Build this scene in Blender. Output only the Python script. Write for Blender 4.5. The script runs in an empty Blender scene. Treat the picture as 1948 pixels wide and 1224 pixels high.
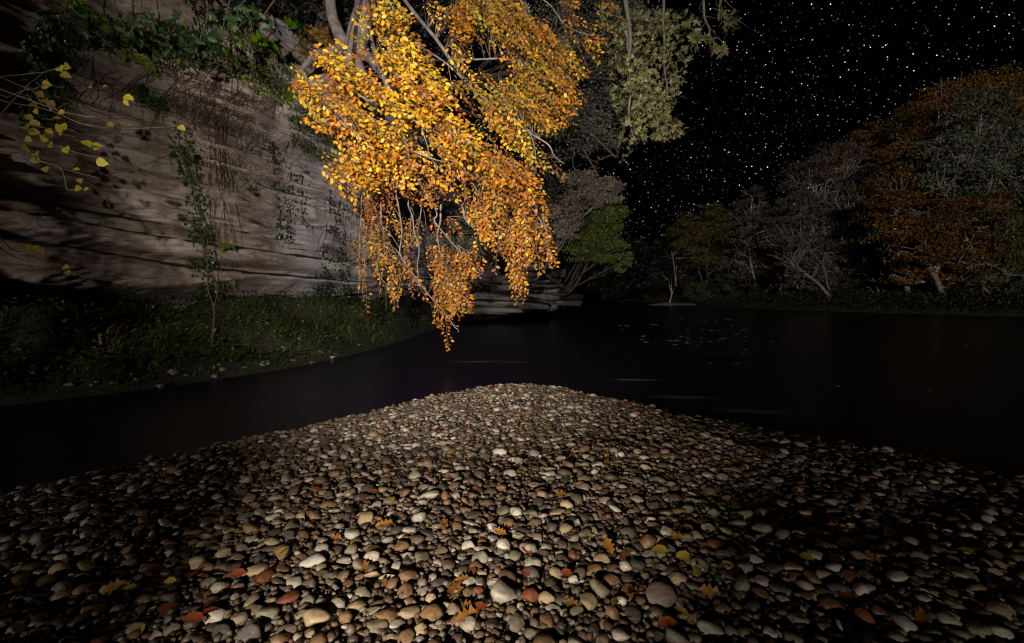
import bpy, math
import numpy as np
from mathutils import Vector, Matrix
from mathutils.bvhtree import BVHTree

scene = bpy.context.scene
R = math.radians
rng = np.random.default_rng(7)

# ------------------------------------------------------------------ camera
FPX, CX, CY, HOR = 886.0, 974.0, 612.0, 562.0        # focal length and horizon in photo pixels
PITCH = math.atan((CY - HOR) / FPX)
CAM = np.array([0.0, 0.0, 1.35])
cam_data = bpy.data.cameras.new('camera')
cam_data.sensor_width = 36.0
cam_data.lens = FPX / 1948.0 * 36.0
cam_data.clip_start = 0.05
cam_data.clip_end = 3000
cam = bpy.data.objects.new('camera', cam_data)
cam.location = CAM
cam.rotation_euler = (math.pi / 2 - PITCH, 0, 0)
scene.collection.objects.link(cam)
scene.camera = cam

# ------------------------------------------------------------------ render look
scene.view_settings.view_transform = 'Standard'
scene.view_settings.look = 'None'
scene.view_settings.exposure = 0.0
scene.view_settings.gamma = 1.0
scene.view_settings.use_curve_mapping = False
scene.render.engine = 'CYCLES'
scene.cycles.use_denoising = True
scene.cycles.denoiser = 'OPENIMAGEDENOISE'
scene.cycles.denoising_input_passes = 'RGB_ALBEDO_NORMAL'
scene.cycles.denoising_prefilter = 'ACCURATE'
scene.cycles.max_bounces = 4
scene.cycles.diffuse_bounces = 2
scene.cycles.glossy_bounces = 2
scene.cycles.transmission_bounces = 2
scene.cycles.filter_width = 1.2
scene.cycles.sample_clamp_indirect = 0.4

# ------------------------------------------------------------------ night sky
MOON_EL, MOON_AZ = 7.0, 196.0      # degrees; the moon stands low behind the camera
world = bpy.data.worlds.new('World')
scene.world = world
world.use_nodes = True
wn, wl = world.node_tree.nodes, world.node_tree.links
wn.clear()
w_out = wn.new('ShaderNodeOutputWorld')
w_sky = wn.new('ShaderNodeTexSky')
w_sky.sky_type = 'NISHITA'
w_sky.sun_disc = False
w_sky.sun_elevation = R(MOON_EL)
w_sky.sun_rotation = R(MOON_AZ)
w_bg = wn.new('ShaderNodeBackground')
w_bg.inputs['Strength'].default_value = 0.00004
wl.new(w_sky.outputs[0], w_bg.inputs['Color'])
w_tc = wn.new('ShaderNodeTexCoord')
def star_layer(scale, radius, gain):
    v = wn.new('ShaderNodeTexVoronoi'); v.feature = 'F1'; v.inputs['Scale'].default_value = scale
    wl.new(w_tc.outputs['Generated'], v.inputs['Vector'])
    m = wn.new('ShaderNodeMapRange'); m.interpolation_type = 'SMOOTHSTEP'
    m.inputs['From Min'].default_value = radius * scale
    m.inputs['From Max'].default_value = radius * scale * 0.35
    wl.new(v.outputs['Distance'], m.inputs['Value'])
    s = wn.new('ShaderNodeSeparateColor'); wl.new(v.outputs['Color'], s.inputs['Color'])
    p = wn.new('ShaderNodeMath'); p.operation = 'POWER'; p.inputs[1].default_value = 3.0
    wl.new(s.outputs[0], p.inputs[0])
    a = wn.new('ShaderNodeMath'); a.operation = 'MULTIPLY'
    wl.new(m.outputs[0], a.inputs[0]); wl.new(p.outputs[0], a.inputs[1])
    b = wn.new('ShaderNodeMath'); b.operation = 'MULTIPLY'; b.inputs[1].default_value = gain
    wl.new(a.outputs[0], b.inputs[0])
    return b
st1 = star_layer(132.0, 0.00095, 2.2)
st2 = star_layer(205.0, 0.00072, 0.75)
w_add = wn.new('ShaderNodeMath'); w_add.operation = 'ADD'
wl.new(st1.outputs[0], w_add.inputs[0]); wl.new(st2.outputs[0], w_add.inputs[1])
w_star = wn.new('ShaderNodeBackground')
w_star.inputs['Color'].default_value = (0.93, 0.96, 1.0, 1)
wl.new(w_add.outputs[0], w_star.inputs['Strength'])
w_mix = wn.new('ShaderNodeAddShader')
wl.new(w_bg.outputs[0], w_mix.inputs[0]); wl.new(w_star.outputs[0], w_mix.inputs[1])
wl.new(w_mix.outputs[0], w_out.inputs['Surface'])

# ------------------------------------------------------------------ moon and the photographer's torches
def wpt(px, py, d):
    """world point seen at photo pixel (px, py) at the distance d in front of the camera"""
    dx, dy = (px - CX) / FPX, (CY - py) / FPX
    v = np.array([dx, math.cos(PITCH) + dy * math.sin(PITCH), -math.sin(PITCH) + dy * math.cos(PITCH)])
    return CAM + v * (d / v[1])
def gpt(px, py, z=0.0):
    dx, dy = (px - CX) / FPX, (CY - py) / FPX
    v = np.array([dx, math.cos(PITCH) + dy * math.sin(PITCH), -math.sin(PITCH) + dy * math.cos(PITCH)])
    return CAM + v * ((z - CAM[2]) / v[2])
def to_px(P):
    P = np.atleast_2d(P) - CAM
    f = P[:, 1] * math.cos(PITCH) - P[:, 2] * math.sin(PITCH)
    u = P[:, 1] * math.sin(PITCH) + P[:, 2] * math.cos(PITCH)
    return np.stack([CX + FPX * P[:, 0] / f, CY - FPX * u / f, f], 1)

moon_data = bpy.data.lights.new('moon', 'SUN')
moon_data.energy = 0.95
moon_data.angle = R(0.5)
moon_data.color = (1.0, 0.93, 0.84)
moon = bpy.data.objects.new('moon', moon_data)
_az = R(MOON_AZ)
moon.rotation_euler = Vector((-math.sin(_az) * math.cos(R(MOON_EL)), -math.cos(_az) * math.cos(R(MOON_EL)),
                              -math.sin(R(MOON_EL)))).to_track_quat('-Z', 'Y').to_euler()
scene.collection.objects.link(moon)

def torch(name, loc, aim, watts, cone, blend, colour, radius=0.03):
    d = bpy.data.lights.new(name, 'SPOT')
    d.energy, d.spot_size, d.spot_blend, d.color, d.shadow_soft_size = watts, R(cone), blend, colour, radius
    o = bpy.data.objects.new(name, d)
    o.location = loc
    o.rotation_euler = (Vector(aim) - Vector(loc)).to_track_quat('-Z', 'Y').to_euler()
    scene.collection.objects.link(o)
torch('torch_on_shingle', (-0.9, -1.2, 1.15), (0.65, 8.2, 0.3), 1280, 48, 1.0, (1.0, 0.87, 0.70))
torch('torch_on_beech', (-0.4, -1.4, 2.1), wpt(850, 285, 8), 8800, 70, 1.0, (1.0, 0.93, 0.84))

# ------------------------------------------------------------------ helpers: objects
def link(o, parent=None):
    scene.collection.objects.link(o)
    if parent is not None:
        o.parent = parent
    return o
def tag(o, label=None, cat=None, group=None, kind=None):
    if label: o['label'] = label
    if cat: o['category'] = cat
    if group: o['group'] = group
    if kind: o['kind'] = kind
    return o
def empty(name, loc=(0, 0, 0)):
    o = bpy.data.objects.new(name, None)
    o.location = loc
    o.empty_display_size = 0.2
    return link(o)

class MB:
    """collects triangles with numpy and links them as one mesh"""
    def __init__(self): self.V, self.F, self.M, self.n = [], [], [], 0
    def add(self, v, f, m=0):
        v = np.asarray(v, np.float32).reshape(-1, 3); f = np.asarray(f, np.int32).reshape(-1, 3)
        self.V.append(v); self.F.append(f + self.n)
        self.M.append(np.full(len(f), m, np.int32) if np.isscalar(m) else np.asarray(m, np.int32))
        self.n += len(v)
    def mesh(self, name, mats, smooth=True, origin=None):
        V = np.concatenate(self.V); F = np.concatenate(self.F); M = np.concatenate(self.M)
        if origin is not None: V = V - np.asarray(origin, np.float32)
        me = bpy.data.meshes.new(name)
        me.vertices.add(len(V)); me.vertices.foreach_set('co', V.ravel())
        me.loops.add(len(F) * 3); me.loops.foreach_set('vertex_index', F.ravel())
        me.polygons.add(len(F))
        me.polygons.foreach_set('loop_start', np.arange(0, len(F) * 3, 3, dtype=np.int32))
        me.polygons.foreach_set('use_smooth', np.full(len(F), smooth, bool))
        for m in (mats if isinstance(mats, (list, tuple)) else [mats]): me.materials.append(m)
        me.polygons.foreach_set('material_index', M)
        me.update(calc_edges=True)
        return me
    def build(self, name, mats, parent=None, smooth=True, origin=None):
        if not self.V: return None
        if parent is not None and origin is None: origin = np.array(parent.location)
        o = bpy.data.objects.new(name, self.mesh(name, mats, smooth, origin))
        if origin is not None and parent is None: o.location = origin
        return link(o, parent)

def nrm(v):
    v = np.asarray(v, float)
    return v / np.maximum(np.linalg.norm(v, axis=-1, keepdims=True), 1e-9)

def tube(mb, pts, rad, sides=5, m=0):
    P = np.asarray(pts, float); n = len(P)
    r = np.broadcast_to(np.asarray(rad, float), (n,))
    T = nrm(np.gradient(P, axis=0))
    up = np.array([0.0, 0, 1.0]) if abs(T[:, 2]).mean() < 0.85 else np.array([1.0, 0.2, 0])
    A = nrm(np.cross(T, up)); B = np.cross(T, A)
    a = np.arange(sides) / sides * 2 * math.pi
    ring = P[:, None] + r[:, None, None] * (np.cos(a)[None, :, None] * A[:, None] + np.sin(a)[None, :, None] * B[:, None])
    i = np.arange(n - 1)[:, None] * sides; j = np.arange(sides)[None]; k = (j + 1) % sides
    q = np.stack([i + j, i + k, i + sides + k, i + sides + j], -1).reshape(-1, 4)
    mb.add(ring.reshape(-1, 3), np.concatenate([q[:, [0, 1, 2]], q[:, [0, 2, 3]]]), m)

def spline(pts, n=20):
    P = np.asarray(pts, float)
    if len(P) < 3:
        t = np.linspace(0, 1, n)[:, None]
        return P[0] * (1 - t) + P[-1] * t
    Q = np.vstack([2 * P[0] - P[1], P, 2 * P[-1] - P[-2]])
    seg = len(P) - 1
    t = np.linspace(0, seg - 1e-6, n); i = t.astype(int); u = (t - i)[:, None]
    p0, p1, p2, p3 = Q[i], Q[i + 1], Q[i + 2], Q[i + 3]
    return 0.5 * (2 * p1 + (p2 - p0) * u + (2 * p0 - 5 * p1 + 4 * p2 - p3) * u ** 2 + (3 * p1 - p0 - 3 * p2 + p3) * u ** 3)

def wiggle(P, amp, r=rng):
    n = len(P); w = np.cumsum(r.normal(0, 1, (n, 3)), 0); w -= np.linspace(0, 1, n)[:, None] * w[-1]
    for _ in range(2): w[1:-1] = .25 * w[:-2] + .5 * w[1:-1] + .25 * w[2:]
    return P + w * amp / math.sqrt(max(n, 2))

# value noise -----------------------------------------------------
def _hash(ix, iy, iz):
    h = (ix * 374761393 + iy * 668265263 + iz * 2147483647 * 3 + 1013904223).astype(np.int64) & 0xffffffff
    h = ((h ^ (h >> 13)) * 1274126177) & 0xffffffff
    h = ((h ^ (h >> 16)) * 2246822519) & 0xffffffff
    return ((h ^ (h >> 15)) & 0xffff) / 32767.5 - 1.0
def vnoise(x, y, z=0.0):
    x, y, z = np.broadcast_arrays(np.asarray(x, float), np.asarray(y, float), np.asarray(z, float))
    ix, iy, iz = np.floor(x).astype(np.int64), np.floor(y).astype(np.int64), np.floor(z).astype(np.int64)
    fx, fy, fz = x - ix, y - iy, z - iz
    fx, fy, fz = fx * fx * (3 - 2 * fx), fy * fy * (3 - 2 * fy), fz * fz * (3 - 2 * fz)
    o = 0
    for a in (0, 1):
        for b in (0, 1):
            for c in (0, 1):
                o = o + _hash(ix + a, iy + b, iz + c) * (fx if a else 1 - fx) * (fy if b else 1 - fy) * (fz if c else 1 - fz)
    return o
def fbm(x, y, z=0.0, oct=4):
    s, a = 0, 1.0
    for k in range(oct):
        s = s + a * vnoise(np.asarray(x) * 2 ** k + 17.3 * k, np.asarray(y) * 2 ** k, np.asarray(z) * 2 ** k + 5.1 * k); a *= 0.5
    return s

# ------------------------------------------------------------------ materials
def new_mat(name):
    m = bpy.data.materials.new(name); m.use_nodes = True
    nt = m.node_tree; nt.nodes.clear()
    out = nt.nodes.new('ShaderNodeOutputMaterial')
    b = nt.nodes.new('ShaderNodeBsdfPrincipled')
    nt.links.new(b.outputs[0], out.inputs['Surface'])
    return m, nt, b, out
def nd(nt, typ, **kw):
    n = nt.nodes.new(typ)
    for k, v in kw.items():
        if k in n.inputs: n.inputs[k].default_value = v
        else: setattr(n, k, v)
    return n
def ramp(nt, stops, fac, interp='LINEAR'):
    r = nt.nodes.new('ShaderNodeValToRGB'); e = r.color_ramp.elements; r.color_ramp.interpolation = interp
    while len(e) < len(stops): e.new(0.5)
    for q, (p, c) in zip(e, stops): q.position = p; q.color = (*c, 1)
    nt.links.new(fac, r.inputs[0]); return r
def math_node(nt, op, a, b=None):
    n = nt.nodes.new('ShaderNodeMath'); n.operation = op
    for i, x in enumerate((a, b)):
        if x is None: continue
        if isinstance(x, (int, float)): n.inputs[i].default_value = x
        else: nt.links.new(x, n.inputs[i])
    return n.outputs[0]
def pos_noise(nt, scale, detail=3.0, vec_scale=None, rough=0.55):
    g = nt.nodes.new('ShaderNodeNewGeometry'); v = g.outputs['Position']
    if vec_scale:
        mp = nt.nodes.new('ShaderNodeMapping'); mp.inputs['Scale'].default_value = vec_scale
        nt.links.new(v, mp.inputs['Vector']); v = mp.outputs[0]
    n = nd(nt, 'ShaderNodeTexNoise', Scale=scale, Detail=detail, Roughness=rough)
    nt.links.new(v, n.inputs['Vector']); return n.outputs['Fac']
def add_bump(nt, b, fac, strength=0.4, dist=0.02):
    n = nd(nt, 'ShaderNodeBump', Strength=strength, Distance=dist)
    nt.links.new(fac, n.inputs['Height']); nt.links.new(n.outputs[0], b.inputs['Normal'])
def mixcol(nt, fac, a, b):
    n = nt.nodes.new('ShaderNodeMix'); n.data_type = 'RGBA'
    for i, x in ((0, fac), (6, a), (7, b)):
        if isinstance(x, (int, float)): n.inputs[i].default_value = x
        elif isinstance(x, tuple): n.inputs[i].default_value = (*x, 1)
        else: nt.links.new(x, n.inputs[i])
    return n.outputs[2]

def leaf_mat(name, cols, trans=0.25, rough=0.5, spec=0.3, clump=1.2):
    """leaf colours differ from leaf to leaf and from bough to bough"""
    m, nt, b, out = new_mat(name)
    g = nt.nodes.new('ShaderNodeNewGeometry'); oi = nt.nodes.new('ShaderNodeObjectInfo')
    rnd = math_node(nt, 'FRACT', math_node(nt, 'ADD', g.outputs['Random Per Island'], oi.outputs['Random']))
    n = pos_noise(nt, clump, 2.0)
    f = math_node(nt, 'ADD', math_node(nt, 'MULTIPLY', rnd, 0.55), math_node(nt, 'SUBTRACT', math_node(nt, 'MULTIPLY', n, 1.5), 0.5))
    k = len(cols)
    c = ramp(nt, [(i / max(k - 1, 1), q) for i, q in enumerate(cols)], f).outputs[0]
    spots = pos_noise(nt, 45.0, 2.0)
    c = mixcol(nt, math_node(nt, 'MULTIPLY', spots, 0.35), c, tuple(x * 0.45 for x in cols[0]))
    nt.links.new(c, b.inputs['Base Color'])
    b.inputs['Roughness'].default_value = rough
    b.inputs['Specular IOR Level'].default_value = spec
    if trans:
        t = nt.nodes.new('ShaderNodeBsdfTranslucent'); nt.links.new(c, t.inputs['Color'])
        x = nt.nodes.new('ShaderNodeMixShader'); x.inputs[0].default_value = trans
        nt.links.new(b.outputs[0], x.inputs[1]); nt.links.new(t.outputs[0], x.inputs[2]); nt.links.new(x.outputs[0], out.inputs['Surface'])
    return m
def plain_mat(name, c0, c1, scale=8.0, rough=0.8, bump=0.3, bscale=None, spec=0.3, vec=None, bdist=0.02):
    m, nt, b, out = new_mat(name)
    n = pos_noise(nt, scale, 5.0, vec)
    c = ramp(nt, [(0.3, c0), (0.7, c1)], n).outputs[0]
    nt.links.new(c, b.inputs['Base Color'])
    b.inputs['Roughness'].default_value = rough; b.inputs['Specular IOR Level'].default_value = spec
    if bump: add_bump(nt, b, pos_noise(nt, bscale or scale * 3, 5.0, vec), bump, bdist)
    return m

M = {}
M['beech_yellow'] = leaf_mat('beech_yellow', [(.36, .14, .006), (.56, .30, .008), (.66, .40, .012), (.60, .42, .025)])
M['beech_gold'] = leaf_mat('beech_gold', [(.18, .06, .005), (.42, .17, .007), (.54, .26, .010), (.56, .34, .025)])
M['beech_orange'] = leaf_mat('beech_orange', [(.16, .05, .005), (.32, .09, .006), (.46, .145, .008), (.50, .20, .012)])
M['beech_olive'] = leaf_mat('beech_olive', [(.15, .11, .010), (.25, .19, .012), (.32, .26, .018), (.40, .30, .02)])
M['beech_brown'] = leaf_mat('beech_brown', [(.10, .045, .01), (.20, .08, .01), (.30, .12, .01), (.34, .17, .015)])
M['oak_leaf'] = leaf_mat('oak_leaf', [(.09, .09, .035), (.17, .17, .06), (.31, .29, .12), (.34, .24, .09)], spec=0.45, rough=0.4)
M['oak_green'] = leaf_mat('oak_green', [(.012, .03, .010), (.02, .05, .014), (.035, .075, .02), (.09, .10, .02)], spec=0.4)
M['fern'] = leaf_mat('fern', [(.08, .22, .008), (.16, .36, .010), (.24, .46, .012), (.34, .46, .02)])
M['herb'] = leaf_mat('herb', [(.04, .07, .012), (.09, .13, .015), (.17, .20, .02), (.28, .26, .03)])
M['ivy'] = leaf_mat('ivy', [(.010, .020, .008), (.016, .035, .012), (.03, .06, .018), (.05, .075, .02)], trans=0.1, spec=0.5, rough=0.35)
M['sapling_leaf'] = leaf_mat('sapling_leaf', [(.07, .04, .010), (.13, .09, .010), (.25, .21, .012), (.20, .18, .02)], clump=4.0)
M['grass'] = leaf_mat('grass', [(.012, .020, .005), (.026, .044, .009), (.048, .072, .014), (.10, .09, .03)], trans=0.15, clump=0.9)
M['dry_grass'] = leaf_mat('dry_grass', [(.14, .11, .05), (.22, .18, .08), (.30, .25, .12)], trans=0.1)
M['dark_leaf'] = leaf_mat('dark_leaf', [(.08, .075, .058), (.15, .14, .105), (.24, .22, .17)], trans=0.1, clump=0.5)
M['greybrown_leaf'] = leaf_mat('greybrown_leaf', [(.075, .06, .048), (.14, .115, .09), (.24, .20, .16)], trans=0.1, clump=0.5)
M['green_leaf'] = leaf_mat('green_leaf', [(.035, .05, .010), (.065, .09, .014), (.12, .145, .03)], trans=0.1, clump=0.5)
M['far_orange'] = leaf_mat('far_orange', [(.06, .045, .022), (.13, .06, .014), (.27, .11, .014), (.17, .125, .04)], trans=0.1, clump=0.22)
M['far_greygreen'] = leaf_mat('far_greygreen', [(.06, .068, .04), (.12, .13, .08), (.22, .23, .16)], trans=0.1, clump=0.2)
M['far_brown'] = leaf_mat('far_brown', [(.07, .05, .035), (.11, .08, .06), (.16, .12, .095)], trans=0.1, clump=0.2)
M['far_olive'] = leaf_mat('far_olive', [(.06, .05, .012), (.10, .08, .02), (.13, .11, .03)], trans=0.1, clump=0.2)
M['far_green'] = leaf_mat('far_green', [(.03, .04, .014), (.05, .065, .02), (.08, .09, .03)], trans=0.1, clump=0.3)
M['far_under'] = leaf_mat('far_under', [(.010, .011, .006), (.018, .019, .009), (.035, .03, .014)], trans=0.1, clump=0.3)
M['far_black'] = leaf_mat('far_black', [(.010, .010, .008), (.016, .016, .012)], trans=0.0, clump=0.1)  # far wood and cliff-top trees look unlit through this near-black leaf colour
M['beech_bark'] = plain_mat('beech_bark', (.09, .075, .068), (.24, .205, .195), 7.0, 0.75, 0.4)
M['twig'] = plain_mat('twig', (.11, .075, .06), (.26, .20, .175), 9.0, 0.7, 0.2)
M['oak_bark'] = plain_mat('oak_bark', (.14, .12, .10), (.32, .29, .26), 9.0, 0.85, 0.6)
M['grey_bark'] = plain_mat('grey_bark', (.24, .20, .17), (.46, .40, .35), 3.0, 0.85, 0.4)
M['bare_bark'] = plain_mat('bare_bark', (.12, .10, .085), (.28, .24, .20), 3.0, 0.85, 0.4)
M['dark_bark'] = plain_mat('dark_bark', (.05, .04, .035), (.13, .11, .10), 4.0, 0.85, 0.4)
M['root'] = plain_mat('root', (.05, .03, .02), (.14, .085, .06), 12.0, 0.85, 0.3)
M['pale_stem'] = plain_mat('pale_stem', (.22, .17, .13), (.40, .33, .27), 12.0, 0.8, 0.3)

# sandstone: bedded, stained with moss and dark runs
def sandstone(name, c0, c1, c2, moss, pale=None):
    m, nt, b, out = new_mat(name)
    bed = pos_noise(nt, 1.0, 6.0, (0.22, 0.22, 3.2), 0.6)
    fine = pos_noise(nt, 1.0, 6.0, (1.6, 1.6, 8.0), 0.72)
    rough = pos_noise(nt, 3.5, 7.0, None, 0.7)
    big = pos_noise(nt, 0.55, 4.0)
    grain = pos_noise(nt, 60.0, 3.0)
    c = ramp(nt, [(0.28, c0), (0.5, c1), (0.72, c2)], bed).outputs[0]
    c = mixcol(nt, math_node(nt, 'MULTIPLY', math_node(nt, 'GREATER_THAN', fine, 0.60), 0.55), c, tuple(x * 0.35 for x in c0))
    seam = pos_noise(nt, 1.0, 3.0, (0.35, 0.35, 1.5), 0.5)
    sm = math_node(nt, 'LESS_THAN', math_node(nt, 'ABSOLUTE', math_node(nt, 'SUBTRACT', math_node(nt, 'FRACT', math_node(nt, 'MULTIPLY', seam, 9.0)), 0.5)), 0.07)
    c = mixcol(nt, math_node(nt, 'MULTIPLY', sm, 0.4), c, (.05, .036, .028))
    c = mixcol(nt, math_node(nt, 'MULTIPLY', ramp(nt, [(0.45, (0, 0, 0)), (0.62, (1, 1, 1))], big).outputs[0], 0.55), c, moss)
    if pale:   # the corner of the cliff is a paler, greyer rock
        gp = nt.nodes.new('ShaderNodeNewGeometry'); sp_ = nt.nodes.new('ShaderNodeSeparateXYZ'); nt.links.new(gp.outputs['Position'], sp_.inputs[0])
        f_ = math_node(nt, 'MULTIPLY', math_node(nt, 'ADD', math_node(nt, 'SUBTRACT', sp_.outputs[1], 12.6), math_node(nt, 'MULTIPLY', big, 1.5)), 0.3)
        c = mixcol(nt, math_node(nt, 'MULTIPLY', ramp(nt, [(0.15, (0, 0, 0)), (0.85, (1, 1, 1))], f_).outputs[0], 0.7), c, pale)
    run = pos_noise(nt, 1.0, 4.0, (1.6, 1.6, 0.25), 0.6)
    c = mixcol(nt, math_node(nt, 'MULTIPLY', ramp(nt, [(0.55, (0, 0, 0)), (0.70, (1, 1, 1))], run).outputs[0], 0.5), c, (.045, .035, .03))
    g = nt.nodes.new('ShaderNodeNewGeometry'); sx = nt.nodes.new('ShaderNodeSeparateXYZ')
    nt.links.new(g.outputs['Normal'], sx.inputs[0])
    soil = ramp(nt, [(0.55, (0, 0, 0)), (0.8, (1, 1, 1))], sx.outputs[2]).outputs[0]
    c = mixcol(nt, soil, c, (.035, .035, .015))
    nt.links.new(c, b.inputs['Base Color'])
    b.inputs['Roughness'].default_value = 0.85; b.inputs['Specular IOR Level'].default_value = 0.2
    h = math_node(nt, 'ADD', math_node(nt, 'MULTIPLY', fine, 0.8), math_node(nt, 'ADD', math_node(nt, 'MULTIPLY', bed, 1.0), math_node(nt, 'ADD', math_node(nt, 'MULTIPLY', grain, 0.08), math_node(nt, 'MULTIPLY', rough, 0.7))))
    add_bump(nt, b, h, 0.7, 0.12)
    return m
M['sandstone'] = sandstone('sandstone', (.15, .10, .08), (.38, .29, .24), (.52, .43, .385), (.085, .085, .05), (.50, .455, .48))
M['grey_rock'] = sandstone('grey_rock', (.08, .072, .07), (.17, .155, .15), (.25, .23, .22), (.09, .09, .07))

# stones of the shingle: one colour per stone, speckled and veined
STONE = {
    'pale grey': ((.24, .215, .175), (.37, .335, .275)),
    'warm buff': ((.22, .16, .09), (.32, .245, .15)),
    'olive grey': ((.125, .11, .072), (.20, .18, .12)),
    'tan brown': ((.12, .065, .03), (.20, .12, .06)),
    'rust red': ((.115, .034, .016), (.18, .058, .026)),
    'dark slate': ((.045, .038, .032), (.09, .08, .07)),
    'quartz white': ((.38, .35, .30), (.50, .47, .41)),
    'pinkish mauve': ((.16, .118, .098), (.24, .185, .155)),
}
def stone_mat(name, c0, c1):
    m, nt, b, out = new_mat(name)
    oi = nt.nodes.new('ShaderNodeObjectInfo')
    tc = nt.nodes.new('ShaderNodeTexCoord')
    off = nt.nodes.new('ShaderNodeVectorMath'); off.operation = 'ADD'
    sc = math_node(nt, 'MULTIPLY', oi.outputs['Random'], 50.0)
    nt.links.new(tc.outputs['Object'], off.inputs[0]); nt.links.new(sc, off.inputs[1])
    n = nd(nt, 'ShaderNodeTexNoise', Scale=2.2, Detail=6.0, Roughness=0.65); nt.links.new(off.outputs[0], n.inputs['Vector'])
    sp = nd(nt, 'ShaderNodeTexNoise', Scale=14.0, Detail=3.0, Roughness=0.7); nt.links.new(off.outputs[0], sp.inputs['Vector'])
    vn = nd(nt, 'ShaderNodeTexNoise', Scale=1.1, Detail=2.0, Roughness=0.5, Distortion=1.5); nt.links.new(off.outputs[0], vn.inputs['Vector'])
    c = ramp(nt, [(0.32, c0), (0.66, c1)], n.outputs['Fac']).outputs[0]
    c = mixcol(nt, math_node(nt, 'MULTIPLY', math_node(nt, 'GREATER_THAN', sp.outputs['Fac'], 0.60), 0.35), c, tuple(x * 0.45 for x in c0))
    vein = math_node(nt, 'LESS_THAN', math_node(nt, 'ABSOLUTE', math_node(nt, 'SUBTRACT', vn.outputs['Fac'], 0.5)), 0.012)
    c = mixcol(nt, math_node(nt, 'MULTIPLY', vein, 0.3), c, tuple(min(1, x * 1.5) for x in c1))
    hv = nt.nodes.new('ShaderNodeHueSaturation'); nt.links.new(c, hv.inputs['Color'])
    nt.links.new(math_node(nt, 'ADD', 0.75, math_node(nt, 'MULTIPLY', oi.outputs['Random'], 0.45)), hv.inputs['Value'])
    nt.links.new(hv.outputs[0], b.inputs['Base Color'])
    b.inputs['Roughness'].default_value = 0.5; b.inputs['Specular IOR Level'].default_value = 0.35
    h = math_node(nt, 'ADD', n.outputs['Fac'], math_node(nt, 'MULTIPLY', sp.outputs['Fac'], 0.35))
    add_bump(nt, b, h, 0.5, 0.012)
    return m
for k, (a, c) in STONE.items(): M['stone ' + k] = stone_mat('stone_' + k.replace(' ', '_'), a, c)
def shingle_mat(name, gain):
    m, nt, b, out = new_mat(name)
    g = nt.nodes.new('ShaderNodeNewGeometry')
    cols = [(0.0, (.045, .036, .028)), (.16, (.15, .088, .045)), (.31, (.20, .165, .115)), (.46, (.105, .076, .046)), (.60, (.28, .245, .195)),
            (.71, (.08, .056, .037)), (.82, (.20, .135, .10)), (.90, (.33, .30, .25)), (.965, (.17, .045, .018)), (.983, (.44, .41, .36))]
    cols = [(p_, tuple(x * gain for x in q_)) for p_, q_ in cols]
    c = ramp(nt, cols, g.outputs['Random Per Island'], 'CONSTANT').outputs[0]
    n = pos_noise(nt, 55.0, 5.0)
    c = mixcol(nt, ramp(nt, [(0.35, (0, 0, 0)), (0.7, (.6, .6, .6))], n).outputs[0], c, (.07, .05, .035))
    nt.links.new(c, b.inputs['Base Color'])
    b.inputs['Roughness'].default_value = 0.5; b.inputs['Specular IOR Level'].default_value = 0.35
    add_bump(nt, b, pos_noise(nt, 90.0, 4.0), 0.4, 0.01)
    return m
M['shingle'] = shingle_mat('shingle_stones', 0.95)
M['shaded_gravel'] = shingle_mat('shaded_gravel', 0.5)  # shingle palette darkened, so shade in the gaps between stones is in the colour
M['silt'] = plain_mat('silt', (.012, .008, .005), (.032, .022, .014), 30.0, 0.8, 0.6)
M['soil'] = plain_mat('soil', (.012, .012, .007), (.035, .032, .018), 6.0, 0.95, 0.5)
M['bed'] = plain_mat('bed', (.010, .010, .009), (.022, .02, .018), 1.0, 0.95, 0.0)
M['far_gravel'] = plain_mat('far_gravel', (.20, .17, .19), (.34, .30, .33), 2.0, 0.9, 0.3)
M['leaf_oak_fallen'] = leaf_mat('leaf_oak_fallen', [(.12, .05, .012), (.22, .10, .018), (.30, .15, .028)], trans=0.1)
M['leaf_red_fallen'] = leaf_mat('leaf_red_fallen', [(.12, .026, .010), (.19, .042, .012), (.24, .06, .016)], trans=0.1)
M['leaf_yellow_fallen'] = leaf_mat('leaf_yellow_fallen', [(.14, .10, .014), (.26, .19, .02), (.32, .25, .03)], trans=0.1)
M['leaf_pale_fallen'] = leaf_mat('leaf_pale_fallen', [(.26, .25, .14), (.36, .35, .22), (.42, .40, .26)], trans=0.1)

# ------------------------------------------------------------------ leaf shapes (unit length along x)
def ovate(w=0.30, fold=0.05, droop=0.10):
    v = [(0, 0, 0), (.28, -w * .85, fold), (.66, -w * .9, fold - droop * .3), (.28, w * .85, fold), (.66, w * .9, fold - droop * .3), (.3, 0, 0), (.66, 0, -droop * .3), (1, 0, -droop)]
    f = [(0, 1, 5), (0, 5, 3), (5, 1, 2), (5, 2, 6), (3, 5, 6), (3, 6, 4), (6, 2, 7), (4, 6, 7)]
    return np.array(v, float), np.array(f)
def lobed(lobes=4, w=0.30):
    xs = np.linspace(0, .97, 4 * lobes + 2)
    ys = w * np.sin(np.pi * np.clip(xs, .03, 1) ** .8) ** .75 * (.74 + .30 * np.cos(2 * np.pi * (lobes * xs - .55))) + .012
    n = len(xs); z = 0.10 * np.abs(ys) / w - 0.10 * xs ** 2 + .03 * np.sin(xs * 11)
    v = np.concatenate([np.stack([xs, ys, z], 1), np.stack([xs + .02, -ys, z * .6], 1), np.stack([xs, 0 * xs, -0.1 * xs ** 2], 1), [[1, 0, -0.1]]])
    f = []
    for i in range(n - 1):
        f += [(i, 2 * n + i, 2 * n + i + 1), (i, 2 * n + i + 1, i + 1), (n + i, 2 * n + i + 1, 2 * n + i), (n + i, n + i + 1, 2 * n + i + 1)]
    f += [(n - 1, 3 * n - 1, 3 * n), (2 * n - 1, 3 * n, 3 * n - 1)]
    return v, np.array(f)
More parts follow.
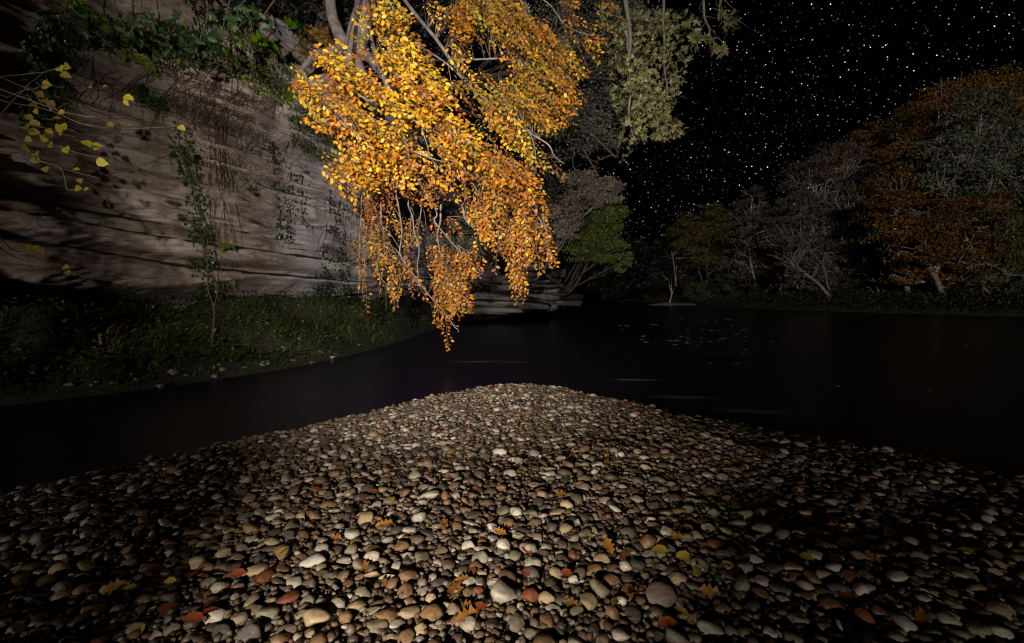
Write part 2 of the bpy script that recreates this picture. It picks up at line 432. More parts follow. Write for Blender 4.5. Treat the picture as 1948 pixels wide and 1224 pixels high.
def ivy_shape():
    a = np.radians([180, 120, 95, 60, 35, 0, -35, -60, -95, -120]); r = np.array([.12, .42, .25, .5, .3, .62, .3, .5, .25, .42])
    v = np.concatenate([[[.38, 0, 0.03]], np.stack([.38 + r * np.cos(a), r * np.sin(a), -0.05 * r], 1)])
    f = [(0, 1 + (i + 1) % 10, 1 + i) for i in range(10)]
    return v, np.array(f)
def diamond():
    return np.array([(0, 0, 0), (.5, -.34, .06), (1, 0, -.04), (.5, .34, .06)], float), np.array([(0, 1, 2), (0, 2, 3)])
def broad(w=.40):
    u = np.array([0, .06, .16, .30, .46, .62, .76, .88, .96, 1.0]); y = w * np.array([.05, .55, .86, 1, .98, .84, .62, .36, .16, .0])
    y = y * (1 + .07 * np.array([0, 1, -1, 1, -1, 1, -1, 1, -1, 0])); n = len(u)
    z = .10 * y / w + .03 * np.sin(u * 9) - .12 * u ** 2
    v_ = np.concatenate([np.stack([u, y, z], 1), np.stack([u, -y, z * .7], 1), np.stack([u, 0 * u, -.12 * u ** 2 - .01], 1)])
    f = []
    for i in range(n - 1): f += [(i, 2 * n + i, 2 * n + i + 1), (i, 2 * n + i + 1, i + 1), (n + i, 2 * n + i + 1, 2 * n + i), (n + i, n + i + 1, 2 * n + i + 1)]
    return v_, np.array(f)
BROAD = broad()
OVATE, LOBED, IVY, DIAMOND, SLIM = ovate(), lobed(), ivy_shape(), diamond(), ovate(.19, .04, .14)

def frames(t, n):
    t = nrm(t); n = n - (n * t).sum(-1, keepdims=True) * t; n = nrm(n); b = np.cross(n, t)
    return np.stack([t, b, n], -1)          # columns
def scatter(mb, shape, P, T, N, S, m=0):
    """one copy of the shape per row"""
    v, f = shape; k = len(P)
    if k == 0: return
    A = frames(T, N) * np.asarray(S, float).reshape(-1, 1, 1)
    V = np.einsum('kij,vj->kvi', A, v) + P[:, None]
    F = f[None] + (np.arange(k) * len(v))[:, None, None]
    mi = m if np.isscalar(m) else np.repeat(np.asarray(m), len(f))
    mb.add(V.reshape(-1, 3), F.reshape(-1, 3), mi)
def leaves(root, shape, P, T, N, S, mi, mats, n_parts=0, stuff_name='foliage'):
    """the leaves that show largest are parts of their own, the rest one mass"""
    P, T, N, S, mi = np.asarray(P), np.asarray(T), np.asarray(N), np.asarray(S), np.asarray(mi)
    single = np.zeros(len(P), bool)
    if n_parts:
        q = to_px(P); ok = (q[:, 0] > 40) & (q[:, 0] < 1910) & (q[:, 1] > 40) & (q[:, 2] > 0)
        face = np.abs((nrm(N) * nrm(P - CAM)).sum(1))
        size = np.where(ok, S / q[:, 2] * (0.3 + face), 0)
        single[np.argsort(-size)[:n_parts]] = True
        single &= ok
        mesh = {}
        A = frames(T, N)
        for i in np.nonzero(single)[0]:
            k = int(mi[i])
            if k not in mesh:
                b = MB(); b.add(*shape); mesh[k] = b.mesh('leaf', mats[k])
            o = bpy.data.objects.new('leaf', mesh[k])
            Mx = Matrix(A[i].tolist()).to_4x4() @ Matrix.Scale(float(S[i]), 4)
            Mx.translation = Vector(P[i] - np.array(root.location))
            link(o, root); o.matrix_local = Mx
    mb = MB(); r = ~single
    scatter(mb, shape, P[r], T[r], N[r], S[r], mi[r])
    o = mb.build(stuff_name, mats, root)
    if o: o['kind'] = 'stuff'
    return o
def in_poly(p, poly):
    x, y = p[:, 0], p[:, 1]; c = np.zeros(len(p), bool); q = np.asarray(poly, float)
    for i in range(len(q)):
        (x0, y0), (x1, y1) = q[i], q[i - 1]
        c ^= ((y0 > y) != (y1 > y)) & (x < (x1 - x0) * (y - y0) / (y1 - y0 + 1e-12) + x0)
    return c
def sample_poly(poly, n, r=rng):
    q = np.asarray(poly, float); lo, hi = q.min(0), q.max(0); out = np.zeros((0, 2))
    while len(out) < n:
        p = r.uniform(lo, hi, (n * 3, 2)); out = np.vstack([out, p[in_poly(p, poly)]])
    return out[:n]
def poly_dist(p, poly):
    q = np.asarray(poly, float); d = np.full(len(p), 1e9)
    for i in range(len(q)):
        a, b = q[i - 1], q[i]; ab = b - a
        t = np.clip(((p - a) @ ab) / (ab @ ab + 1e-12), 0, 1)
        d = np.minimum(d, np.linalg.norm(p - a - t[:, None] * ab, axis=1))
    return d
def grid_mesh(mb, P, m=0):
    """P has shape (rows, cols, 3)"""
    r, c = P.shape[:2]
    i = np.arange(r - 1)[:, None] * c; j = np.arange(c - 1)[None]
    q = np.stack([i + j, i + j + 1, i + c + j + 1, i + c + j], -1).reshape(-1, 4)
    mb.add(P.reshape(-1, 3), np.concatenate([q[:, [0, 1, 2]], q[:, [0, 2, 3]]]), m)

# ================================================================== SETTING
# ---- riverbed / ground sheet to the horizon
mb = MB()
g = np.array([[[x, y, -0.8] for x in (-1500, -60, 0, 60, 1500)] for y in (-1500, -60, 0, 100, 1500)], float)
grid_mesh(mb, g)
tag(mb.build('ground', M['bed'], smooth=False), kind='structure')

# ---- river
m, nt, b, out = new_mat('river_water')
geo = nt.nodes.new('ShaderNodeNewGeometry')
b.inputs['Base Color'].default_value = (.0022, .0020, .0038, 1)
b.inputs['Roughness'].default_value = 0.30
b.inputs['IOR'].default_value = 1.33
b.inputs['Specular IOR Level'].default_value = 0.10
foam_n = pos_noise(nt, 1.0, 5.0, (0.16, 0.9, 1.0), 0.6)
foam_big = pos_noise(nt, 0.12, 2.0)
foam = math_node(nt, 'MULTIPLY', ramp(nt, [(0.60, (0, 0, 0)), (0.78, (1, 1, 1))], foam_n).outputs[0],
                 ramp(nt, [(0.50, (0, 0, 0)), (0.66, (1, 1, 1))], foam_big).outputs[0])
nt.links.new(mixcol(nt, math_node(nt, 'MULTIPLY', foam, 0.12), (.007, .005, .013), (.26, .23, .27)), b.inputs['Base Color'])
add_bump(nt, b, pos_noise(nt, 1.0, 4.0, (0.8, 3.0, 1.0), 0.6), 0.25, 0.06)
M['water'] = m
mb = MB()
g = np.array([[[x, y, 0.0] for x in (-400, -30, 0, 30, 400)] for y in (-200, -10, 20, 60, 700)], float)
grid_mesh(mb, g)
tag(mb.build('river_water', M['water'], smooth=False), kind='structure')

m, nt, b, out = new_mat('river_foam')
tc = nt.nodes.new('ShaderNodeTexCoord'); ln_ = nt.nodes.new('ShaderNodeVectorMath'); ln_.operation = 'LENGTH'
nt.links.new(tc.outputs['Object'], ln_.inputs[0])
edge = ramp(nt, [(0.25, (1, 1, 1)), (0.98, (0, 0, 0))], ln_.outputs['Value']).outputs[0]
tex = ramp(nt, [(0.35, (.15, .15, .15)), (0.65, (1, 1, 1))], pos_noise(nt, 1.0, 4.0, (2.0, 14.0, 1.0))).outputs[0]
nt.links.new(math_node(nt, 'MULTIPLY', math_node(nt, 'MULTIPLY', edge, tex), 0.55), b.inputs['Alpha'])
b.inputs['Base Color'].default_value = (.26, .22, .27, 1); b.inputs['Roughness'].default_value = 0.7
M['foam'] = m
for px, py, lx, ly, rot, lab in [(930, 689, .9, .16, -.05, 'faint grey foam streak off the tip of the shingle spit'), (1392, 673, 1.1, .22, .0, 'pale double crest of foam in mid river'),
                                 (1210, 724, .45, .05, -.1, 'short thin foam streak right of the spit tip'), (1305, 757, .62, .10, -.12, 'bright smooth foam streak along the shingle edge'),
                                 (1450, 784, .60, .11, -.22, 'long curved foam streak beside the shingle edge'), (1340, 650, 1.6, .2, .0, 'broken foam line of the riffle in mid river'), (1330, 608, 3.0, .5, 0., 'dim foam below the gravel bar')]:
    p = gpt(px, py, 0.02); b_ = MB(); a = np.linspace(0, 2 * math.pi, 28)
    rr = np.array([0, .35, .7, 1.0]); Q = np.stack([rr[:, None] * np.cos(a)[None], rr[:, None] * np.sin(a)[None], (1 - rr ** 2)[:, None] * .9 + 0 * a[None]], -1)
    grid_mesh(b_, Q); o = b_.build('river_foam', M['foam']); o.location = p; o.scale = (lx, ly, .03); o.rotation_euler = (0, 0, rot); tag(o, lab, 'foam', 'foam streaks on the river')
m, nt, b, out = new_mat('riffle_crest'); b.inputs['Base Color'].default_value = (.16, .13, .16, 1); b.inputs['Roughness'].default_value = 0.35; M['crest'] = m
mb = MB()
for x, y in np.concatenate([sample_poly([(1170, 618), (1330, 598), (1500, 628), (1560, 655), (1380, 650), (1200, 655)], 40), sample_poly([(1180, 640), (1480, 638), (1520, 652), (1300, 660)], 14), sample_poly([(1150, 690), (1450, 660), (1500, 690), (1250, 730)], 6), sample_poly([(1560, 640), (1880, 640), (1880, 740), (1600, 740)], 6)]):
    p = gpt(x, y, 0.015); l = rng.uniform(.02, .10) * p[1] / 12; w_ = l * rng.uniform(.10, .22)
    mb.add([p + (-l, 0, 0), p + (0, -w_, 0), p + (l, 0, 0), p + (0, 0, w_ * .8), p + (0, w_, 0)], [(0, 1, 3), (1, 2, 3), (0, 3, 4), (3, 2, 4)])
tag(mb.build('riffle_crests', M['crest'], smooth=False), 'small glinting wave crests of the riffle on the dark river', 'ripples', kind='stuff')
# ---- shingle spit
edge_px = [(-160, 985), (36, 938), (180, 905), (300, 878), (450, 845), (600, 812), (720, 785), (820, 758), (900, 741), (960, 732), (1000, 731),
           (1060, 738), (1150, 758), (1250, 781), (1380, 808), (1500, 832), (1700, 862), (1912, 897), (2150, 940)]
spit = [tuple(gpt(x, y, 0.03)[:2]) for x, y in edge_px] + [(5.2, 1.0), (5.5, -5), (-5.5, -5), (-4.6, 1.2)]
def spit_h(x, y):
    p = np.stack([np.ravel(x), np.ravel(y)], 1)
    d = poly_dist(p, spit); ins = in_poly(p, spit)
    h = np.where(ins, 0.03 + 0.20 * (1 - np.exp(-d / 1.6)), 0.03 - 0.16 * d)
    h = h + 0.025 * vnoise(p[:, 0] * 1.1, p[:, 1] * 1.1) * np.clip(d, 0, 1) + 0.018 * vnoise(p[:, 0] * 2.6, p[:, 1] * 2.6, 7.0)
    return np.maximum(h, -0.6).reshape(np.shape(x))
mb = MB()
gx, gy = np.meshgrid(np.linspace(-6.5, 6.5, 150), np.linspace(-5.5, 8.8, 165))
grid_mesh(mb, np.stack([gx, gy, spit_h(gx, gy) - 0.012], -1))
tag(mb.build('shingle_spit', M['silt']), kind='structure')

# ---- left bank: from the waterline up to the foot of the cliff
shore = np.array([(-8.6, -6), (-8.2, 0), (-7.2, 3.2), (-6.5, 5.2), (-5.2, 6.75), (-4.45, 8.0), (-3.9, 9.4), (-3.35, 13), (-2.85, 20), (-0.6, 28.5), (2.6, 37), (4.6, 42), (5.5, 52), (2, 75), (-12, 110)])
foot = np.array([(-13, -6), (-12.2, 1.0), (-10.6, 4.4), (-9.2, 7.4), (-8.1, 9.6), (-7.3, 11.4), (-6.6, 13.2), (-5.7, 16.5), (-4.8, 22), (-2.6, 30), (0.6, 38.5), (2.6, 44), (3.0, 54), (-2, 77), (-18, 111)])
def resample(P, t): return spline(np.c_[P, np.zeros(len(P))], 1400)[:, :2][np.clip((t * 1399).astype(int), 0, 1399)]
t1 = np.concatenate([np.linspace(0, 0.14, 14, endpoint=False), np.linspace(0.14, 0.62, 330, endpoint=False), np.linspace(0.62, 1, 50)])
SH, FT = resample(shore, t1), resample(foot, t1)
def bank_grid(nv=34):
    v = np.linspace(-0.25, 1.15, nv)[None, :, None]
    P = SH[:, None] * (1 - v) + FT[:, None] * v
    z = np.where(v[..., 0] < 0, v[..., 0] * 1.2, 0.10 * np.clip(v[..., 0] * 12, 0, 1) + 1.02 * np.clip(v[..., 0], 0, 1.2) ** 0.8)
    z = z + (0.24 * fbm(P[..., 0] * 0.9, P[..., 1] * 0.9, 0.0, 4)) * np.clip(v[..., 0] * 6, 0, 1)
    return np.concatenate([P, z[..., None]], -1)
BANK = bank_grid()
mb = MB(); grid_mesh(mb, BANK)
tag(mb.build('river_bank', M['soil']), kind='structure')

# ---- sandstone cliff above it, with its top
nz = 200
zz = np.linspace(0, 1, nz)
nrm2 = np.gradient(FT, axis=0); nrm2 = nrm(np.stack([nrm2[:, 1], -nrm2[:, 0]], 1))     # towards the river
s_len = np.concatenate([[0], np.cumsum(np.linalg.norm(np.diff(FT, axis=0), axis=1))])
ztop = 7.0 + 0.11 * np.minimum(s_len, 32) + 0.5 * vnoise(s_len * 0.25, 3.3)
wall = np.clip(zz / 0.86, 0, 1)[None] * (ztop - 0.5)[:, None] + 0.5
back = np.clip((zz - 0.86) / 0.14, 0, 1)[None] ** 1.5
S2 = np.broadcast_to(s_len[:, None], wall.shape)
dipz = wall + 0.035 * S2 + 0.28 * vnoise(S2 * 0.22, wall * 0.2, 2.0)                    # bedding planes dip gently
bed_th = 0.46
warp = dipz / bed_th + 0.55 * vnoise(S2 * 0.10, dipz * 0.6, 9.0)
bi = np.floor(warp); bf = warp - bi
bed_out = _hash(bi.astype(np.int64), bi.astype(np.int64) * 0 + 5, bi.astype(np.int64) * 0 + 9)
nxt = _hash(bi.astype(np.int64) + 1, bi.astype(np.int64) * 0 + 5, bi.astype(np.int64) * 0 + 9)
e = np.clip((bf - 0.82) / 0.18, 0, 1); e = e * e * (3 - 2 * e)
loc_amp = 0.16 + 0.34 * np.clip(vnoise(S2 * 0.18, wall * 0.3, 21.0) + 0.3, 0, 1)
off = (bed_out * (1 - e) + nxt * e) * loc_amp
groove = -0.42 * np.exp(-((bf - 0.9) / 0.06) ** 2) * np.clip(vnoise(S2 * 0.35, bi * 3.1, 4.0) * 1.6 + 0.25, 0, 1)
fine_b = 0.06 * vnoise(S2 * 0.6, warp * 7.0, 1.0) + 0.035 * vnoise(S2 * 1.7, warp * 15.0, 8.0)
bulge = 0.40 * fbm(S2 * 0.16, wall * 0.22, 7.0, 3) + 0.10 * fbm(S2 * 0.9, wall * 1.1, 3.0, 3)
under = -1.1 * np.clip((1.75 + 0.25 * vnoise(S2 * 0.3, 0, 40.0) - wall) / 0.6, 0, 1) ** 0.7
for zc_, dp_, wd_, sd_ in ((2.35, .5, .07, 31.0), (3.15, .6, .10, 32.0), (4.5, .45, .08, 33.0), (5.7, .5, .12, 34.0)):
    groove = groove - dp_ * np.exp(-((dipz - .035 * 14 - zc_) / wd_) ** 2) * np.clip(vnoise(S2 * 0.28, sd_, 4.0) * 2.2 + .7, 0, 1)
    groove = groove + .22 * np.clip((dipz - .035 * 14 - zc_ - wd_) / .1, 0, 1) * np.exp(-np.clip(dipz - .035 * 14 - zc_, 0, 9) / .5)
lean = 0.10 * (wall - 2.0) - 0.035 * np.clip(wall - 3.5, 0, 9) ** 2
crack = -0.05 * np.exp(-(np.abs(vnoise(S2 * 0.33 + 0.15 * vnoise(S2 * 0.2, wall * 0.8, 2), wall * 0.12, 60.0)) / 0.035) ** 2)
o_all = (off + groove + fine_b + bulge + under + lean + crack) * (1 - np.clip(back * 6, 0, 1)) + np.clip(back * 6, 0, 1) * (lean + bulge)
CL = np.empty(wall.shape + (3,))
CL[..., 0] = FT[:, 0, None] + nrm2[:, 0, None] * (o_all - 16 * back)
CL[..., 1] = FT[:, 1, None] + nrm2[:, 1, None] * (o_all - 16 * back)
CL[..., 2] = wall + back * (3.2 + 0.6 * fbm(S2 * 0.3, back * 8, 1.0, 3))
mb = MB(); grid_mesh(mb, CL)
tag(mb.build('sandstone_cliff', M['sandstone']), kind='structure')
_f = np.concatenate(mb.F); _v = np.concatenate(mb.V)
CLIFF = BVHTree.FromPolygons([tuple(x) for x in _v.tolist()], [tuple(x) for x in _f.tolist()])
_mb = MB(); grid_mesh(_mb, BANK)
BANKT = BVHTree.FromPolygons([tuple(x) for x in np.concatenate(_mb.V).tolist()], [tuple(x) for x in np.concatenate(_mb.F).tolist()])
def hit(px, py, tree=None, default=12.0):
    d = nrm(wpt(px, py, 1.0) - CAM)
    r = (tree or CLIFF).ray_cast(Vector(CAM), Vector(d), 90)
    if r[0] is None: return wpt(px, py, default), np.array([0.5, -0.8, 0.2])
    n = np.array(r[1]); n = n if (n @ d) < 0 else -n
    return np.array(r[0]), n
def drop(x, y, tree, z=30.0):
    r = tree.ray_cast(Vector((x, y, z)), Vector((0, 0, -1)), 60)
    return None if r[0] is None else r[0].z

# ---- far bank on the right, with the wooded slope behind
fshore = np.array([(60, -20), (44, 12), (36, 24), (31.5, 30), (28, 36), (25.2, 43), (24.5, 54), (25.5, 70), (22, 95), (8, 130)])
FS = resample(fshore, np.linspace(0, 1, 120))
fn = np.gradient(FS, axis=0); fn = nrm(np.stack([fn[:, 1], -fn[:, 0]], 1))
v = np.array([-3, -1, -.3, 0, .4, 1, 2, 3.5, 5, 8, 12, 18, 26, 40, 70, 160.0])
zb = np.array([-.8, -.5, -.2, .02, .30, .55, .8, 1.1, 1.5, 2.4, 3.6, 5.2, 7.0, 9, 12, 16])
FB = np.concatenate([FS[:, None] + fn[:, None] * v[None, :, None], np.broadcast_to(zb[None, :, None], (120, len(v), 1))], -1).copy()
FB[..., 2] += 0.12 * fbm(FB[..., 0] * .5, FB[..., 1] * .5, 0, 3) * np.clip(v / 2, 0, 1)[None] 
mb = MB(); grid_mesh(mb, FB)
tag(mb.build('far_bank', M['soil']), kind='structure')
_mb = MB(); grid_mesh(_mb, FB)
FART = BVHTree.FromPolygons([tuple(x) for x in np.concatenate(_mb.V).tolist()], [tuple(x) for x in np.concatenate(_mb.F).tolist()])
# pale gravel bar where the river bends
mb = MB()
u, w = np.meshgrid(np.linspace(0, 1, 40), np.linspace(-1, 1, 16), indexing='ij')
bx = 17.5 + 8.5 * u; by = 63 + 3.5 * w * np.sin(np.pi * np.clip(u * 1.0, .02, .8)) + 3 * u
bz = -0.1 + 0.42 * (1 - w ** 2) * np.sin(np.pi * np.clip(u, 0.01, .75)) + 0.05 * fbm(bx, by, 0, 3)
grid_mesh(mb, np.stack([bx, by, bz], -1))
tag(mb.build('gravel_bar', M['far_gravel']), kind='structure')

# ---- layered rock ledge at the foot of the left bank
led = empty('rock_ledge', tuple(gpt(1030, 583)))
led['kind'] = 'structure'
def slab(cx, cy, cz, lx, ly, lz, rot, seed):
    r = np.random.default_rng(seed); n = 18
    a = np.linspace(0, 2 * math.pi, n, endpoint=False)
    rad = 1 + 0.20 * r.normal(0, 1, n); cx += .22 * r.normal(); cy += .3 * r.normal(); rot += .3 * r.normal(); lx *= r.uniform(.8, 1.15); lz *= r.uniform(1.3, 2.0); tl = .05 * r.normal()
    ca, sa = np.sign(np.cos(a)) * np.abs(np.cos(a)) ** .6, np.sign(np.sin(a)) * np.abs(np.sin(a)) ** .6
    rings = []
    for zf, sc in ((-.5, .80), (-.28, .97), (.1, 1), (.38, .90), (.52, .55), (.56, .02)):
        x, y = ca * rad * lx * sc, sa * rad * ly * sc
        x, y = x * math.cos(rot) - y * math.sin(rot), x * math.sin(rot) + y * math.cos(rot)
        rings.append(np.stack([cx + x * r.uniform(.95, 1.05), cy + y, cz + zf * lz + 0.12 * lz * r.normal(0, 1, n) + tl * x], 1))
    Q = np.stack(rings); Q = np.concatenate([Q, Q[:, :1]], 1)
    Q[..., 2] += .05 * fbm(Q[..., 0] * 2.5, Q[..., 1] * 2.5, Q[..., 2] * 4, 3); b_ = MB(); grid_mesh(b_, Q); b_.build('slab', M['grey_rock'], led, smooth=True)
for i, (px, py, d, w_, h_) in enumerate([(1000, 582, 27, 1.9, .26), (1012, 574, 27.4, 2.1, .30), (1026, 565, 27.8, 1.9, .30), (1034, 556, 28.2, 1.7, .32), (1026, 546, 28.6, 1.6, .34), (1016, 536, 29.0, 1.4, .36), (1010, 525, 29.4, 1.2, .38), (1004, 513, 29.8, 1.1, .40), (1000, 500, 30.2, 1.0, .42), (930, 588, 24, 2.0, .24), (950, 578, 25, 2.2, .3), (940, 566, 26, 2.0, .36)]):
    p = wpt(px, py, d); slab(p[0], p[1] + .8, p[2], w_, 2.0, h_, 0.35 + 0.2 * math.sin(i * 2.1), 50 + i)

# ================================================================== SHINGLE STONES
def icosphere(sub):
    t = (1 + 5 ** .5) / 2
    v = [(-1, t, 0), (1, t, 0), (-1, -t, 0), (1, -t, 0), (0, -1, t), (0, 1, t), (0, -1, -t), (0, 1, -t), (t, 0, -1), (t, 0, 1), (-t, 0, -1), (-t, 0, 1)]
    f = [(0, 11, 5), (0, 5, 1), (0, 1, 7), (0, 7, 10), (0, 10, 11), (1, 5, 9), (5, 11, 4), (11, 10, 2), (10, 7, 6), (7, 1, 8), (3, 9, 4), (3, 4, 2), (3, 2, 6), (3, 6, 8), (3, 8, 9), (4, 9, 5), (2, 4, 11), (6, 2, 10), (8, 6, 7), (9, 8, 1)]
    v = [tuple(nrm(x)) for x in v]
    for _ in range(sub):
        cache, nf = {}, []
        def mid(a, b_):
            k = (min(a, b_), max(a, b_))
            if k not in cache:
                cache[k] = len(v); v.append(tuple(nrm(np.add(v[a], v[b_]))))
            return cache[k]
        for a, b_, c in f:
            x, y, z = mid(a, b_), mid(b_, c), mid(c, a)
            nf += [(a, x, z), (b_, y, x), (c, z, y), (x, y, z)]
        f = nf
    return np.array(v), np.array(f)
def stone_shape(sub, seed):
    v, f = icosphere(sub); r = np.random.default_rng(seed)
    # a rounded block: cut by a few soft planes, then worn
    n = nrm(r.normal(0, 1, (10, 3))); d = r.uniform(0.46, 1.0, 10)
    s = np.min(np.where(v @ n.T > 0.2, d[None] / np.maximum(v @ n.T, 0.2), 9), 1)
    s = np.minimum(s, 1.0); s = 0.25 + 0.75 * s if seed % 3 else s
    v = v * s[:, None]
    v = v * (1 + 0.12 * fbm(v[:, 0] * 1.6 + seed * 7, v[:, 1] * 1.3, v[:, 2] * 1.3, 2))[:, None]
    v /= np.abs(v).max(0)
    return v, f
BIG = [stone_shape(2, 100 + i) for i in range(16)]
MID = [stone_shape(1, 200 + i) for i in range(10)]
SML = [stone_shape(0, 300 + i) for i in range(6)]
# stones the eye picks out in the photograph: x, y, width (px), flatness, turn, kind, label
hero = [
    (957, 1126, 66, .70, .25, 'pale grey', 'large pale round cobble with faint bands, biggest on the shingle spit'),
    (1010, 1128, 38, .75, .9, 'rust red', 'rust brown rounded cobble right beside the biggest pale cobble'),
    (913, 1121, 30, .7, .1, 'rust red', 'bright red orange cobble touching the biggest pale cobble'),
    (1007, 1040, 40, .72, .0, 'pale grey', 'smooth grey oval cobble above a squarish pale one'),
    (960, 1033, 34, .85, .4, 'quartz white', 'pale creased round cobble beside the smooth grey oval one'),
    (1012, 1068, 36, .75, .1, 'pale grey', 'squarish pale cobble below the smooth grey oval one'),
    (1078, 1004, 34, .8, .5, 'warm buff', 'smooth tan egg shaped cobble touching a small olive one'),
    (1093, 1019, 25, .7, .0, 'olive grey', 'small olive cobble tucked against the tan egg shaped one'),
    (984, 970, 31, .8, .0, 'quartz white', 'round speckled white cobble standing alone on finer shingle'),
    (1268, 1010, 36, .75, .1, 'pale grey', 'grey rounded cobble beside a scatter of yellow leaves'),
    (1238, 985, 24, .8, .6, 'pale grey', 'small pale pointed cobble above the leaf scatter'),
    (517, 982, 33, .65, .1, 'pale grey', 'flat topped pale grey cobble above a round tan one'),
    (519, 1027, 29, .75, .2, 'warm buff', 'round tan cobble below the flat topped grey one'),
    (597, 1063, 52, .55, .15, 'quartz white', 'long pale angular cobble lying on its side by brown pebbles'),
    (602, 1173, 62, .65, .1, 'warm buff', 'large buff cobble half buried near the red oval stone'),
    (545, 1137, 52, .55, .2, 'rust red', 'brick red smooth oval stone beside dark wet pebbles'),
    (481, 1156, 42, .6, .3, 'olive grey', 'grey green oval cobble next to the brick red stone'),
    (690, 1127, 40, .6, -.1, 'olive grey', 'dull olive cobble with a pale leaf lying by it'),
    (822, 1135, 28, .9, .2, 'warm buff', 'upright buff cobble among small brown pebbles'),
    (1262, 1129, 76, .45, .3, 'pinkish mauve', 'long rough pinkish white cobble with wavy ridges'),
    (1167, 1160, 36, .8, .4, 'tan brown', 'tan brown wedge shaped cobble near the frayed leaves'),
    (1613, 1035, 42, .6, .25, 'olive grey', 'grey green oval cobble between two whitish stones'),
    (1552, 1053, 46, .5, .6, 'pale grey', 'split white and slate cobble below the grey green oval'),
    (1586, 1076, 42, .6, .2, 'pale grey', 'pale half shaded cobble beside a brown block'),
    (1515, 1149, 37, .75, .1, 'olive grey', 'smooth olive egg shaped cobble lying by itself'),
    (1545, 1095, 46, .6, .5, 'tan brown', 'brown blocky stone with a worn glossy top'),
    (1415, 1075, 42, .75, .3, 'pinkish mauve', 'mauve cracked round cobble with a bright seam'),
    (1828, 1089, 66, .45, .1, 'warm buff', 'long ochre stone lying in the darker shingle'),
    (1548, 967, 26, .55, .0, 'warm buff', 'thin pale buff oval pebble on dark shingle'),
    (1491, 839, 24, .7, .1, 'warm buff', 'ochre rounded cobble near the river edge'),
    (1525, 846, 26, .65, .2, 'olive grey', 'dull yellow cobble next to the ochre one by the water'),
    (818, 940, 42, .5, -.5, 'pale grey', 'long slanting grey cobble beside an ochre one'),
    (849, 941, 28, .7, .8, 'tan brown', 'ochre brown cobble beside the long slanting grey one'),
    (948, 860, 34, .45, .2, 'quartz white', 'flat whitish stone with an angled top in mid shingle'),
    (972, 900, 36, .55, .1, 'pale grey', 'pale lens shaped cobble below the flat whitish stone'),
    (1180, 863, 22, .7, .1, 'quartz white', 'small bright domed cobble amid grey pebbles'),
    (1060, 1085, 34, .6, .1, 'warm buff', 'buff oval cobble just below a thin olive one'),
    (1058, 1067, 30, .45, .0, 'olive grey', 'thin olive slab like pebble above the buff oval one'),
    (1092, 1098, 26, .9, .3, 'quartz white', 'knobbly white cobble beside the buff oval one'),
    (1180, 1138, 36, .7, .0, 'quartz white', 'white flint like cobble with brown patches'),
]
stones = []          # x, y, a, b, c, rot, kind, label
for px, py, w_, fl, rot, kind, lab in hero:
    z0 = 0.2
    for _ in range(3):
        p = gpt(px, py, z0); z0 = float(spit_h(np.array([p[0]]), np.array([p[1]]))[0]) + 0.02
    a = w_ / FPX * p[1] * 0.5
    stones.append((p[0], p[1], a, a * (0.75 + 0.2 * fl), a * fl * 0.85, rot, kind, lab))
cell = 0.10; gridh = {}
def put(i, x, y, r):
    gridh.setdefault((int(math.floor(x / cell)), int(math.floor(y / cell))), []).append((x, y, r))
def free(x, y, r, k):
    ix, iy = int(math.floor(x / cell)), int(math.floor(y / cell))
    for dx in (-2, -1, 0, 1, 2):
        for dy in (-2, -1, 0, 1, 2):
            for (X, Y, Q) in gridh.get((ix + dx, iy + dy), ()):
                if (X - x) ** 2 + (Y - y) ** 2 < (k * (Q + r)) ** 2: return False
    return True
for i, s in enumerate(stones): put(i, s[0], s[1], (s[2] + s[3]) * .5)
ncand = 80000
cy_ = 0.7 + 6.95 * rng.random(ncand)
cx_ = rng.uniform(-1, 1, ncand) * (1.18 * cy_ + 1.5)
_q = np.stack([cx_, cy_], 1); okc = in_poly(_q, spit) | (poly_dist(_q, spit) < .26 * rng.random(ncand))
cx_, cy_ = cx_[okc], cy_[okc]
sz = np.exp(rng.normal(math.log(0.0155), 0.48, len(cx_))) * (1 + 0.05 * cy_)
sz = np.clip(sz, 0.010, 0.046)
order = np.argsort(-sz)
kinds = list(STONE); kp = np.array([.20, .17, .19, .22, .03, .13, .03, .03]); kp /= kp.sum()
for i in order:
    a = sz[i]; b_ = a * rng.uniform(.62, .95); r = (a + b_) * .5
    if free(cx_[i], cy_[i], r, 0.76):
        put(0, cx_[i], cy_[i], r)
        stones.append((cx_[i], cy_[i], a, b_, b_ * rng.uniform(.38, .8), rng.uniform(-1.2, 1.2), kinds[rng.choice(8, p=kp)], None))
X = np.array([s[0] for s in stones]); Y = np.array([s[1] for s in stones])
A_ = np.array([s[2] for s in stones]); B_ = np.array([s[3] for s in stones]); C_ = np.array([s[4] for s in stones]); ROT = np.array([s[5] for s in stones])
Z = spit_h(X, Y) + C_ * 0.42
def rot_zxy(rz, tx, ty):
    cz, sz_, ctx, stx, cty, sty = np.cos(rz), np.sin(rz), np.cos(tx), np.sin(tx), np.cos(ty), np.sin(ty)
    o = np.zeros_like(cz); l = o + 1
    Rz = np.stack([np.stack([cz, -sz_, o], -1), np.stack([sz_, cz, o], -1), np.stack([o, o, l], -1)], -2)
    Rx = np.stack([np.stack([l, o, o], -1), np.stack([o, ctx, -stx], -1), np.stack([o, stx, ctx], -1)], -2)
    Ry = np.stack([np.stack([cty, o, sty], -1), np.stack([o, l, o], -1), np.stack([-sty, o, cty], -1)], -2)
    return Rz @ Rx @ Ry
RM = rot_zxy(ROT, rng.normal(0, .22, len(X)), rng.normal(0, .22, len(X)))
q = to_px(np.stack([X, Y, Z], 1))
vis = (q[:, 0] > 20) & (q[:, 0] < 1930) & (q[:, 1] < 1215)
rank = np.where(vis, A_ / q[:, 2], 0); rank[:len(hero)] = 99
big_ids = np.argsort(-rank)[:300]
hero_xy = np.array([(s[0], s[1]) for s in stones[:len(hero)]])
